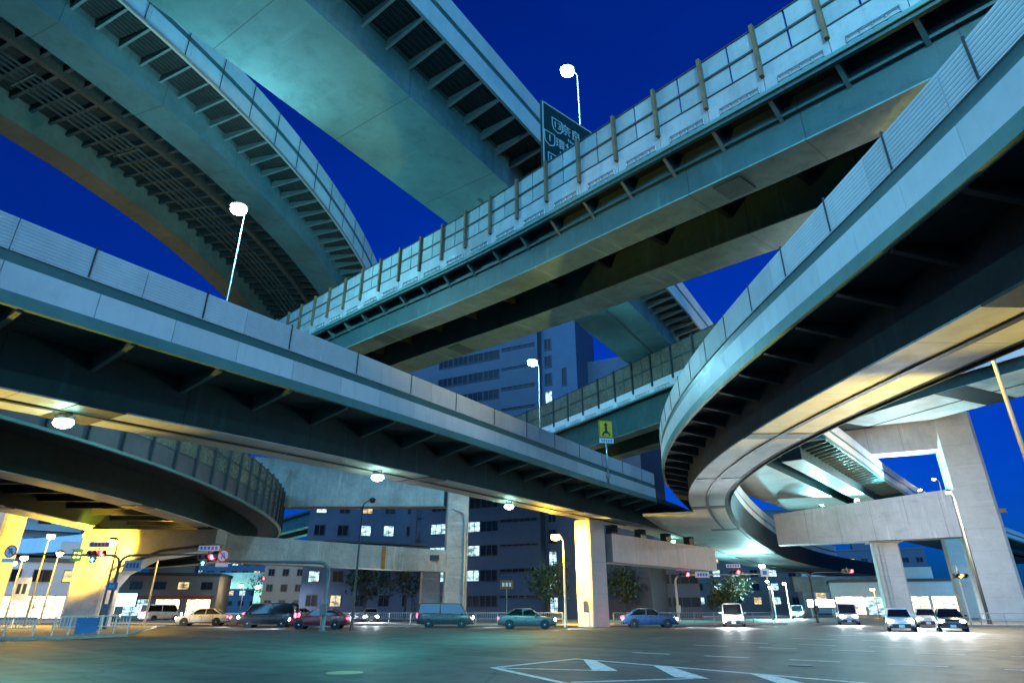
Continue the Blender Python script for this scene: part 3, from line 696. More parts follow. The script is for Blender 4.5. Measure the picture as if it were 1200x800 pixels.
floodlight('added floodlight near the column on the lower portal beam shining at the upper beam',(54.0,82.0,15.2),R(-60),5000,(.6,.9,1.0),45)
GF='added sodium floodlights on the pavement under the ramps'  # unseen floods added outside the view to turn the ramp soffits yellow
floodlight('added sodium floodlight on the pavement lighting the middle of the loop soffit',(18.2,17.0,0),math.atan2(-5.9,-5.0),6500,(1.0,.70,.12),46,52,L_SOD,GF)
floodlight('added sodium floodlight on the pavement lighting the near end of the loop soffit',(18.2,11.0,0),math.atan2(-6.0,-1.5),2400,(1.0,.70,.12),40,46,L_SOD,GF)
floodlight('added sodium floodlight on the pavement lighting the left end of the straight ramp soffit',(-24.2,19.6,0),R(93),5200,(1.0,.66,.10),44,48,L_SOD,GF)
# lamps under the ramp girder
def underdeck(label,loc):
    t=thing('underdeck_lamp',label,'lamp',loc,0,'lamps hung under the straight ramp')
    MB().box((0,0,-.12),(.5,.34,.16)).build('housing',POLEGRN,t)
    mb=MB(); mb.box((-.2,0,.02),(.06,.06,.2)); mb.box((.2,0,.02),(.06,.06,.2)); mb.build('hanger',POLEGRN,t)
    MB().lathe([(.24,-.205),(.27,-.33),(.2,-.45),(.01,-.52)],n=16,M=Matrix.Diagonal((1.3,.9,1))).build('lens',L_GREEN,t,True)
    lamp(t,(0,0,-.7),1700,(.14,.92,.86),.2,'SPOT',150,(0,0,-1))
    lamp(t,(0,0,-.7),14,GR,.2)
_n=[o for o in COL.objects if o.get('label','').startswith('sodium lamp beside')][0]; lamp(_n,(-.55,.1,6.5),9500,SO,.25,'SPOT',120,(.8,.55,-.25))
def boxc(V,x,y,u,d):
    s_=V.P.near(x,y); p=V.pt(s_,u,-d-.14); return p
underdeck('nearest green white lamp under the ramp, at the left',boxc(A,-12.5,19.2,3.7,1.75))
underdeck('green white lamp under the ramp above the black lamp post',boxc(A,-4.6,32.5,3.3,1.75))
underdeck('green white lamp under the ramp left of the yellow pier',boxc(A,3.2,44.5,4.0,1.75))
underdeck('farthest green white lamp, where the ramp joins the loop',boxc(A,22.0,74.0,3.6,1.75))

# ------------------------------------------------------------------ signals and signs
def text_mesh(body,size,m,parent,loc,rot,depth=.01):
    cu=bpy.data.curves.new('lettering','FONT'); cu.body=body; cu.size=size; cu.extrude=depth; cu.align_x='CENTER'; cu.align_y='CENTER'
    to=bpy.data.objects.new('lettering',cu); COL.objects.link(to)
    bpy.context.view_layer.update()
    me=bpy.data.meshes.new_from_object(to.evaluated_get(bpy.context.evaluated_depsgraph_get()))
    COL.objects.unlink(to); bpy.data.objects.remove(to)
    me.materials.clear(); me.materials.append(m)
    o=bpy.data.objects.new('lettering',me); COL.objects.link(o); o.parent=parent; o.location=loc; o.rotation_euler=rot
    return o
def signal(label,loc,rz,lit='red',arrow=False,plate=True,group='traffic signals'):
    """horizontal three lens vehicle signal facing local -y"""
    t=thing('traffic_signal',label,'traffic signal',loc,rz,group)
    mb=MB(); mb.box((0,0,0),(1.25,.16,.42)); mb.box((0,.1,.28),(.08,.08,.3)); body=mb.build('housing',POLEGRN,t)
    for k,(x,nm) in enumerate(((-.4,'green'),(0,'amber'),(.4,'red'))):
        on=(nm==lit); mm={'red':L_RED,'amber':L_AMB,'green':L_BLUE}[nm] if on else OFF
        Mx=Matrix.Rotation(R(90),3,'X')
        MB().lathe([(.16,0),(.15,.05),(.09,.08),(.005,.09)],(x,-.08,0),18,Mx).build('lens',mm,t,True)
        hood=MB(); rs=[]
        for y in (-.08,-.36):
            rs.append([Vector((x+.175*math.cos(a),y,.175*math.sin(a))) for a in [R(-20+i*220/10) for i in range(11)]]+[Vector((x+.16*math.cos(a),y,.16*math.sin(a))) for a in [R(200-i*220/10) for i in range(11)]])
        hood.rings(rs); hood.build('hood',POLEGRN,t)
    if arrow:
        MB().box((-.2,0,-.42),(.42,.16,.4)).build('arrow_housing',POLEGRN,t)
        mb=MB(); mb.prism([(-.05,-.13),(.05,-.13),(.05,.0),(.13,.0),(0,.14),(-.13,0),(-.05,0)],lambda u,v,k:Vector((-.2+u,-.085+k,-.42+v)),-.02,.0); mb.build('arrow_lens',L_BLUE,t)
    if plate:
        MB().box((0,.02,.62),(1.5,.04,.36)).build('name_plate',WHITE,t)
        mb=MB()
        for k in range(5): mb.box((-.54+.27*k,-.005,.62),(.17,.012,.2))
        mb.build('plate_marks',BLUEP,t)
    if lit=='red': lamp(t,(.4,-.6,0),9,(1,.05,.07),.1)
    return t
def mast(name,label,base,h,arms,r=.12,pm=POLEGRN):
    """pole with horizontal arms (dx list) curving out of the top"""
    t=thing(name,label,'signal mast',(*base,.0),0,'signal masts')
    MB().lathe([(r*1.8,0),(r*1.8,.05),(r*1.15,.08),(r*1.15,.9),(r,.95),(r*.85,h-.6)],n=14).build('pole',pm,t,True)
    for dx in arms:
        sg=1 if dx>0 else -1
        pts=[Vector((0,0,h-.7))]+[Vector((sg*.7*(1-math.cos(a)),0,h-.7+.7*math.sin(a))) for a in (.3,.7,1.1,1.57)]+[Vector((dx,0,h+abs(dx)*.012))]
        MB().tube(pts,[r*.75]*5+[r*.4],10).build('arm',pm,t,True)
    MB().box((0,-.22,1.4),(.42,.26,.7)).build('control_box',pm,t)
    return t
mast('signal_mast','grey signal mast left of the guard rail with arms both ways',(-28.4,47),5.0,(-8.2,6.6))
mast('signal_mast','grey hooked signal mast standing in front of the white crossbeam',(-13.2,47),4.5,(-7.6,),.16)
mast('signal_mast','curved signal mast beside the yellow pier with one arm',(17.4,70),4.7,(9.6,),.13,YPOLE)
mast('signal_mast','forked black signal mast with two curved arms at the right',(34.1,75),5.2,(-3.8,4.4),.12,BLACK)
signal('red signal with a blue arrow in front of the yellow flared pier',(-30.0,46.7,5.1),0,'red',True)
signal('red signal with a blue arrow under the end of the dark loop',(-22.0,46.7,4.85),0,'red',True)
signal('red signal nearest the yellow pier on the curved mast arm',(18.3,69.7,4.75),0,'red')
signal('red signal at the tip of the curved mast arm, by the dark apartment block',(23.7,69.7,5.0),0,'red')
signal('red signal on the right arm of the forked mast',(38.4,74.7,5.35),0,'red',False,False)
am=signal('amber signal on a thin post in front of the portal pier',(41.2,60.2,4.2),0,'amber',False,False)
pp=thing('signal_post','thin cream post carrying the amber signal by the portal pier','signal post',(41.2,60.4,.14)); MB().lathe([(.09,0),(.09,.4),(.055,.45),(.05,4.9)],n=10).build('pole',YPOLE,pp,True); MB().lathe([(.05,4.9),(.07,4.93),(.01,4.98)],n=10).build('cap',YPOLE,pp,True)
signal('small red signal far off left of the unlit black lamp post',(-45.8,120,6.4),0,'red',False,False)
def round_sign(label,loc,ring,kind,group='road signs'):
    t=thing('road_sign',label,'road sign',loc,0,group); Mx=Matrix.Rotation(R(90),3,'X')
    MB().lathe([(.44,0),(.44,.02),(.43,.025)],n=28,M=Mx).build('disc',WHITE,t)
    mb=MB(); rs=[]
    for (ra,y) in ((.44,-.026),(.36,-.026),(.36,-.03),(.44,-.03)): rs.append((ra,y))
    N=28; ring_=[[Vector((ra*math.cos(2*math.pi*i/N),y,ra*math.sin(2*math.pi*i/N))) for ra,y in rs] for i in range(N+1)]
    mb.rings(ring_,caps=False); mb.build('border',ring,t)
    mb=MB()
    mb.tube([(-.08,-.035,-.2),(-.08,-.035,.12),(0,-.035,.19),(.08,-.035,.14),(.08,-.035,-.02)],.035,6); mb.prism([(.0,-.02),(.17,-.02),(.085,-.14)],lambda u,v,k:Vector((u,-.035+k,v)),-.02,.01); mb.build('turn_arrow',BLUEP,t)
    mb=MB(); mb.tube([(-.28,-.05,.28),(.28,-.05,-.28)],.03,6); mb.build('slash',ring,t)
    MB().box((0,.0,-.62),(.9,.03,.26)).build('sub_plate',WHITE,t)
    return t
round_sign('round no turning sign with a red ring at the far left',(-36.3,46.7,5.25),REDP,'turn')
round_sign('round red ringed sign right of the red signal under the dark loop',(-20.9,46.8,4.95),REDP,'turn')
def plate_sign(label,loc,w,h,m,marks=4,mm=BLUEP,post=None):
    t=thing('plate_sign',label,'sign',loc,0,'small plate signs')
    MB().box((0,0,0),(w,.05,h)).build('plate',m,t)
    mb=MB()
    for k in range(marks): mb.box((-w*.38+w*.76*(k+.5)/marks,-.031,0),(w*.5/marks,.012,h*.45))
    mb.build('marks',mm,t)
    if post: mb=MB(); mb.tube([(0,.08,h*.3),(0,.08,-post)],.045,8); mb.build('post',GALV,t)
    return t
plate_sign('pale blue white place name plate on the left signal mast',(-27.3,46.8,4.3),1.3,.75,WHITE)
plate_sign('white name plate right of the red signal by the yellow pier',(20.3,69.8,4.75),1.5,.6,WHITE)
plate_sign('small square white plate near the tip of the curved mast arm',(27.0,69.8,4.95),.9,.8,WHITE,1)
plate_sign('small green exit plate on a post left of the flared pier',(-33.4,49.6,5.2),.8,.9,SGREEN,2,SWHITE,5.0)
plate_sign('tall green and white sign board on a post between the left piers',(-39.4,53,2.9),1.2,1.7,WHITE,2,SGREEN,2.7)
plate_sign('blue plate on the left signal mast pole',(-28.4,46.75,2.9),.8,.5,BLUEP,1,SWHITE)
plate_sign('brown orange sign board with a round disc in front of the office block',(-.6,74,3.9),1.5,.9,DPOST,3,WHITE,3.8)

# merge sign on the ramp parapet
ms=thing('merge_sign','yellow merge arrow sign with a white plate on a post at the ramp parapet','road sign',(0,0,0)); 
sx=PA.near(7.6,51.6); mp=A.pt(sx,-.28,0.9); ms.location=mp; ms.rotation_euler=(0,0,R(12))
MB().tube([(0,0,-.6),(0,0,3.3)],.075,8).build('post',GALV,ms,True)
MB().box((0,-.02,0),(.3,.3,.25)).build('clamp',GALV,ms)
mb=MB(); mb.box((0,-.1,4.0),(1.25,.05,1.55)); mb.build('face',YELP,ms)
mb=MB(); f=lambda u,v,k:Vector((u,-.13+k,4.0+v))
mb.prism([(-.08,-.1),(.08,-.1),(.08,.3),(.2,.3),(0,.62),(-.2,.3),(-.08,.3)],f,-.012,.0)
mb.prism([(-.36,-.6),(-.24,-.6),(-.24,-.5),(-.08,-.34),(-.0,-.42),(.08,-.34),(.24,-.5),(.24,-.6),(.36,-.6),(.36,-.42),(.1,-.16),(.08,-.1),(-.08,-.1),(-.1,-.16),(-.36,-.42)],f,-.012,.0)
mb.prism([(-.2,.0),(.2,.0),(.08,.12),(-.08,.12)],f,-.010,.0); mb.build('arrow',BLACK,ms)
mb=MB()
for (c,d) in (((0,-.128,4.74),(1.2,.01,.05)),((0,-.128,3.26),(1.2,.01,.05)),((-.59,-.128,4),(.05,.01,1.45)),((.59,-.128,4),(.05,.01,1.45))): mb.box(c,d)
mb.build('border',BLACK,ms)
MB().box((0,-.1,2.98),(1.25,.05,.42)).build('sub_plate',WHITE,ms)
mb=MB()
for k in range(5): mb.box((-.42+.21*k,-.13,2.98),(.12,.012,.2))
mb.build('plate_marks',BLUEP,ms)

# green direction sign over the barrier viaduct
gs=thing('direction_sign','green expressway direction sign rising behind the brown post barrier','road sign',(0,0,0))
sd=PD.near(1.7,25.4); bp,t_,n_=PD.fr(sd); gpos=bp+n_*.35
gs.location=(gpos.x,gpos.y,0); gs.rotation_euler=(0,0,math.atan2(n_.y,n_.x))
z0,z1,wd=20.3,27.0,4.6
MB().box((wd/2,0,(z0+z1)/2),(wd,.12,z1-z0)).build('face',SGREEN,gs)
mb=MB()
for (c,d) in (((wd/2,-.066,z1-.09),(wd-.1,.012,.08)),((.09,-.066,(z0+z1)/2),(.08,.012,z1-z0-.1)),((wd-.09,-.066,(z0+z1)/2),(.08,.012,z1-z0-.1)),((wd/2,-.066,z0+.09),(wd-.1,.012,.08))): mb.box(c,d)
mb.build('border',SWHITE,gs)
mb=MB(); mb.tube([(1.2,.2,19.2),(1.2,.2,z1-.3)],.14,10); mb.tube([(3.6,.2,19.2),(3.6,.2,z1-.3)],.14,10); mb.build('support',GALV,gs)
rot=(R(90),0,0)
def shield(x,z,num,w=.82):
    mb=MB(); pr=[(-.5,.5),(.5,.5),(.5,-.1),(.38,-.38),(0,-.55),(-.38,-.38),(-.5,-.1)]
    inn=[(u*.86,v*.86) for u,v in pr]; n=len(pr)
    for i in range(n):
        j=(i+1)%n; q=[pr[i],pr[j],inn[j],inn[i]]
        mb.prism(q,lambda u,v,k:Vector((x+u*w,-.066+k,z+v*w*1.15)),-.012,.0)
    mb.build('route_shield',SWHITE,gs); text_mesh(num,w*.78,SWHITE,gs,(x,-.072,z+.03),rot)
shield(1.15,25.75,'13',.8); text_mesh('奈良',.78,SWHITE,gs,(2.2,-.072,25.8),rot); text_mesh('Nara',.32,SWHITE,gs,(2.25,-.072,25.2),rot)
shield(.55,24.55,'1',.8); text_mesh('環状線',.72,SWHITE,gs,(2.05,-.072,24.55),rot); text_mesh('Loop Route',.3,SWHITE,gs,(2.0,-.072,23.98),rot)
shield(.75,23.2,'11',.72); text_mesh('池田',.7,SWHITE,gs,(1.75,-.072,23.2),rot)
shield(.75,22.1,'15',.72); text_mesh('堺',.7,SWHITE,gs,(1.6,-.072,22.1),rot)

# ------------------------------------------------------------------ buildings
def wall_mat(n,c,**k): return mat(n,c,.7,.12,.3,streak=.15,fine=.12,**k)
W_GREY=wall_mat('grey_cladding',(.055,.07,.11),lines=((1,3.4,.05,.35),)); W_BLUE=wall_mat('blue_grey_cladding',(.055,.085,.15)); W_DARK=wall_mat('dark_brick',(.10,.085,.085)); W_WHITE=wall_mat('white_render',(.60,.62,.62)); W_TAN=wall_mat('tan_tile',(.30,.26,.21)); W_PALE=wall_mat('pale_tile',(.46,.48,.50))
WINMESH={}
def win_mesh(w,h,nx,gm):
    k=(w,h,nx,gm.name)
    if k in WINMESH: return WINMESH[k]
    mb=MB(); mb.box((0,.03,0),(w-.06,.04,h-.06),mi=1)
    for z in (-h/2,h/2): mb.box((0,-.02,z),(w+.1,.14,.09))
    for i in range(nx+1): mb.box((-w/2+w*i/nx,-.02,0),(.07,.13,h-.09))
    o=mb.build('window',[FRAME,gm]); me=o.data; bpy.data.objects.remove(o); WINMESH[k]=me; return me
def building(name,label,x,y,w,d,h,rz,wm,floors=(),cols=0,ww=1.6,wh=1.5,lit=.25,side=None,ribbon=False,warm=.3,roofbits=True,group='buildings'):
    t=thing(name,label,'building',(x,y,0),rz,group)
    mb=MB(); mb.box((0,d/2,h/2),(w,d,h)); mb.build('wall',wm,t)
    mb=MB(); mb.box((0,d/2,h+.25),(w+.3,d+.3,.5)); rf=mb.build('roof',FRAME,t)
    if roofbits: mb=MB(); mb.box((w*.2,d*.5,h+1.6),(w*.25,d*.3,2.2)); mb.build('roof_hut',wm,t)
    def put(px,py,z,r,w_,h_,nx,l):
        gm=LITC if l==1 else (LITW if l==2 else WINDARK)
        o=bpy.data.objects.new('window',win_mesh(w_,h_,nx,gm)); COL.objects.link(o); o.parent=t; o.location=(px,py,z); o.rotation_euler=(0,0,r)
    for z in floors:
        if ribbon:
            for k in range(cols):
                l=(2 if random.random()<warm else 1) if random.random()<lit else 0
                put(-w/2+w*(k+.5)/cols,-.04,z,0,w/cols*.94,wh,3,l)
        else:
            for k in range(cols):
                l=(2 if random.random()<warm else 1) if random.random()<lit else 0
                put(-w/2+w*(k+.5)/cols,-.04,z,0,ww,wh,2,l)
        if side:
            for s_ in (-1,1):
                for k in range(side):
                    l=1 if random.random()<lit*.6 else 0
                    put(s_*(w/2+.04),d*(k+.5)/side,z,R(90)*s_,ww,wh,2,l)
    t['_put']=0; del t['_put']
    return t,put
# the big office block: left facade with ribbons, blank right bay, stair tower
ob,put=building('office_block','tall grey office block with lit ribbon windows behind the centre piers',-4.3,98,0,0,0,0,W_GREY) if False else (thing('office_block','tall grey office block with lit ribbon windows behind the centre piers','building',(4.2,94,0),R(-27),'buildings'),None)
def oput(px,py,z,r,w_,h_,nx,gm,nm='window'):
    o=bpy.data.objects.new(nm,win_mesh(w_,h_,nx,gm)); COL.objects.link(o); o.parent=ob; o.location=(px,py,z); o.rotation_euler=(0,0,r)
MB().box((-17,12,22.5),(34,24,45)).build('wall',W_GREY,ob)
MB().box((3.1,6.2,23),(6.2,9,46)).build('stair_tower',W_BLUE,ob)
MB().box((10,14,20),(8,14,40)).build('rear_wing',W_GREY,ob)
MB().box((-17,12,45.3),(34.4,24.4,.6)).build('roof',FRAME,ob)
for fl in range(12):
    z=2.4+3.55*fl
    for k in range(4):
        xc=-8.6-3.1*k
        gm=LITC if (k in (1,2,3) and fl in (1,2,3)) or (fl in (0,) and k==2) or random.random()<.12 else WINDARK
        if fl in (9,10) : gm=WINDARK
        oput(xc,-.05,z,0,2.9,1.55,3,gm)
    if fl%2==1: oput(-3.6,-.05,z+.6,0,6.2,.5,6,WINDARK)
    else: oput(-3.6,-.05,z+.6,0,6.2,.3,6,WINDARK)
for fl in range(14):
    oput(1.2,1.65,1.9+3.1*fl,0,1.2,2.0,2,LITC if fl in (0,1,2,7,8,10) else WINDARK)
for k in range(2): oput(4.0+0*k,1.65,30+6*k,0,.8,3.0,1,WINDARK)
# neighbours
b1,_=building('apartment_block','dark apartment block with a few lit windows behind the right signals',55,176,44,14,26,R(-6),W_DARK,[3.2,6.6,10,13.4,16.8,20.2,23.6],9,1.9,1.7,.3,warm=.35)
b2,_=building('low_office','blue grey low office with ribbon windows right of the yellow pier',20.5,103,17,14,11.5,R(-14),W_BLUE,[2.3,5.6,8.9],4,1.6,1.4,.08,ribbon=True)
b3,_=building('white_shop_building','white building with pale windows behind the forked mast',85,194,15,10,12.5,R(-20),W_WHITE,[4.6,8.4],3,2.8,1.8,.6,warm=.2)
b4,_=building('tan_block','low tan tiled block with small paired windows beyond the white crossbeam',-36,128,24,12,9.5,R(8),W_TAN,[2.2,5.0,7.8],9,1.1,1.2,.18)
b5,_=building('stair_block','grey block with an outside steel stair left of the pale column',-22,104,22,12,34,R(8),W_BLUE,[2.5,6,9.5,13,16.5,20,23.5,27],6,1.6,1.6,.38,warm=.1)
st=MB()
for k in range(9):
    z=1+3.5*k; st.box((7.6,-.8,z),(2.6,1.5,.12)); st.box((7.6,-1.55,z+1.0),(2.6,.05,.05))
    a=Vector((6.5,-1.1,z)); b_=Vector((8.7,-1.1,z+3.5)); st.tube([a,b_],.09,6); st.tube([a+Vector((0,0,.9)),b_+Vector((0,0,.9))],.04,6)
for x in (6.3,8.9):
    for y in (-.1,-1.55): st.tube([(x,y,0),(x,y,32)],.07,6)
st.build('fire_stair',BLACK,b5)
b6,_=building('balcony_block','pale tower block with rows of balconies at the far left',-86,104,26,14,30,R(38),W_PALE,[2.6+3*k for k in range(9)],7,1.8,1.6,.2)
for k in range(9):
    MB().box((0,-.7,1.55+3*k),(25.6,1.4,.14)).build('balcony',W_WHITE,b6); MB().box((0,-1.37,2.05+3*k),(25.6,.06,.9)).build('balcony_rail',W_PALE,b6)
b7,_=building('corner_shop','two storey shop building with glowing shop fronts under the dark loop',-66,112,30,10,6.6,R(12),W_TAN,[5.0],8,1.8,1.2,.4,warm=.7)
for k in range(6):
    o=bpy.data.objects.new('shop_front',win_mesh(3.8,2.6,3,SHOPL if k%3 else LITC)); COL.objects.link(o); o.parent=b7; o.location=(-12.2+4.9*k,-.05,1.55)
MB().box((0,-.6,3.3),(29,1.1,.25)).build('awning',REDP,b7)
b8,_=building('lit_shop','narrow lit shop house between the two left piers',-56,78,9,8,6.5,R(28),W_PALE,[5.0],3,1.8,1.3,.6)
o=bpy.data.objects.new('shop_front',win_mesh(7.6,2.5,4,SHOPL)); COL.objects.link(o); o.parent=b8; o.location=(0,-.05,1.6)
b9,_=building('mid_block','grey mid rise block far behind the far portal frame',-100,240,40,16,22,R(10),W_GREY,[3,6.4,9.8,13.2,16.6],10,2,1.6,.25)
b10,_=building('slab_block','wide slab block far beyond the right hand columns',118,230,50,16,20,R(-22),W_GREY,[3,6.4,9.8,13.2,16.6],12,2,1.6,.3)
b11,_=building('brown_block','brown block with lit windows right of the low blue office, behind trees',12,172,26,12,17,R(-4),W_TAN,[3,6.2,9.4,12.6],8,1.8,1.5,.3)
b12,_=building('pale_block','pale block beyond the office between the pale column and the stair',-14,190,30,12,26,R(4),W_PALE,[3,6.2,9.4,12.6,15.8,19],8,1.8,1.5,.25)
b13,_=building('glass_showroom','low bright showroom behind the headlights at the right',72,124,22,10,6,R(-24),W_WHITE,[],0)
for k in range(4):
    o=bpy.data.objects.new('show_window',win_mesh(4.9,3.2,3,SHOPL if k!=1 else LITC)); COL.objects.link(o); o.parent=b13; o.location=(-8+5.3*k,-.05,1.9)

def lit_sign(label,x,y,z,w,h,m,rz=0):
    t=thing('lit_sign',label,'sign',(x,y,0),rz,'backlit signs on the far pavements')
    MB().box((0,0,z),(w,.3,h)).build('cabinet',FRAME,t); MB().box((0,-.165,z),(w*.92,.03,h*.88)).build('face',m,t)
    for sx in (-.35,.35): MB().tube([(w*sx,0,0),(w*sx,0,z-h/2)],.06,8).build('leg',GALV,t)
L_SIGNB=emit('cold_sign_glow',(.35,.80,1.0),3.2); L_SIGNY=emit('amber_sign_glow',(1.0,.62,.12),2.6); L_SIGNW=emit('white_sign_glow',(.95,.97,1.0),3.2)
lit_sign('cold blue backlit sign in front of the shops under the dark loop',-58,100,2.6,3.2,2.0,L_SIGNB)
lit_sign('tall amber backlit sign by the shops under the dark loop',-63,101,3.2,1.5,4.6,L_SIGNY)
lit_sign('added upright white backlit sign right of the hooked mast',-8.8,76,2.4,1.1,2.6,L_SIGNW)  # this sign and the next two are added to brighten the street band
lit_sign('added long white backlit sign under the far right viaducts',52,112,2.2,4.5,1.3,L_SIGNW,R(-20))
lit_sign('added cold blue backlit sign behind the dazzling cars',62,118,2.4,2.2,1.6,L_SIGNB,R(-20))

# ------------------------------------------------------------------ trees
def tree(label,x,y,h,cr,leafm,n=900):
    t=thing('street_tree',label,'tree',(x,y,.1),random.uniform(0,6),'street trees')
    mb=MB(); mb.tube([(0,0,0),(.05,.03,h*.25),(-.03,.05,h*.5),(.04,0,h*.8)],[.16,.12,.09,.03],8)
    tips=[]
    for k in range(7):
        a=k*2.4+random.random(); zz=h*(.3+.07*k); rr=cr*random.uniform(.5,.85); e=Vector((rr*math.cos(a),rr*math.sin(a),zz+h*.18)); mb.tube([(0,0,zz),(e*.5+Vector((0,0,zz*.5)))[:],e[:]],[.06,.04,.015],6); tips.append(e)
    tips.append(Vector((0,0,h*.88)))
    mb.build('trunk',BARK,t,True)
    cm=MB()
    for k in range(n):
        c=random.choice(tips); g=Vector((random.gauss(0,1),random.gauss(0,1),random.gauss(0,.8)))*cr*.3; p=c+g
        if p.z<h*.28: continue
        s_=random.uniform(.12,.30); a=Vector((random.gauss(0,1),random.gauss(0,1),random.gauss(0,1))).normalized(); b_=a.orthogonal().normalized()
        cc=a.cross(b_); cm.poly([p-b_*s_,p+cc*s_*.55,p+b_*s_,p-cc*s_*.55])
    cm.build('crown',leafm,t); return t
tree('street tree lit yellow behind the sodium lamp by the centre pier',4.4,80,6.2,2.3,LEAF,1300)
tree('dark round tree in front of the blue low office',15.4,92,6.5,2.6,LEAFD,1300)
tree('small green tree in front of the dark apartment block',33,100,5.6,2.3,LEAF,1100)
tree('low bush like tree left of the signal masts by the apartments',29,92,3.6,1.6,LEAF,800)
tree('dark tree behind the white crossbeam, right one',-13.5,84,7.4,2.7,LEAFD,1300)
tree('dark tree behind the white crossbeam, left one',-19.5,88,7.0,2.6,LEAFD,1300)
tree('dark tree under the far portal frame',-56,150,8.5,3.2,LEAFD,900)
tree('tree between the lit shop and the flared pier',-62,130,7.5,3.0,LEAFD,900)

# ------------------------------------------------------------------ railings
def guard_fence(label,a,b,h=.85,step=1.0,m=WHITE,panel=None):
    a=Vector((*a,0)); b=Vector((*b,0)); d=b-a; t=thing('guard_fence',label,'fence',(a.x,a.y,.12),math.atan2(d.y,d.x),'guard fences')
    L_=d.length; n=max(1,round(L_/step))
    mb=MB(); mb.tube([(0,0,h),(L_,0,h)],.035,8); mb.tube([(0,0,h*.45),(L_,0,h*.45)],.025,8); mb.build('rails',m,t)
    pb=MB(); pb.tube([(0,0,0),(0,0,h)],.045,8); p0=pb.build('post',m,t)
    for k in range(1,n+1):
        o=p0.copy(); COL.objects.link(o); o.location=(L_*k/n,0,0)
    bb=MB()
    for k in range(int(L_/.18)): bb.box((.09+.18*k,0,h*.72),(.025,.025,h*.5))
    bb.build('bars',m,t)
    if panel is not None: MB().box((panel,-.06,h*.5),(1.1,.03,h*.85)).build('panel',BLUEP,t)
    return t
guard_fence('white guard rail with a blue panel at the left pavement corner',(-24.6,36.2),(-22.4,39.4),.95,.8,WHITE,1.6)
guard_fence('white guard rail running left from the pavement corner',(-38,36.6),(-25.2,35.6),.9,1.6)
guard_fence('pale guard rail along the far pavement left of the ramp pier',(-24,63.9),(4.8,63.4),.95,2.0,GALV)
guard_fence('pale guard rail along the far pavement right of the ramp pier',(9.6,63.5),(25.5,65.8),.95,2.0,GALV)
guard_fence('pale guard rail before the portal pier',(42.5,61),(56,57.5),.95,2.0,GALV)

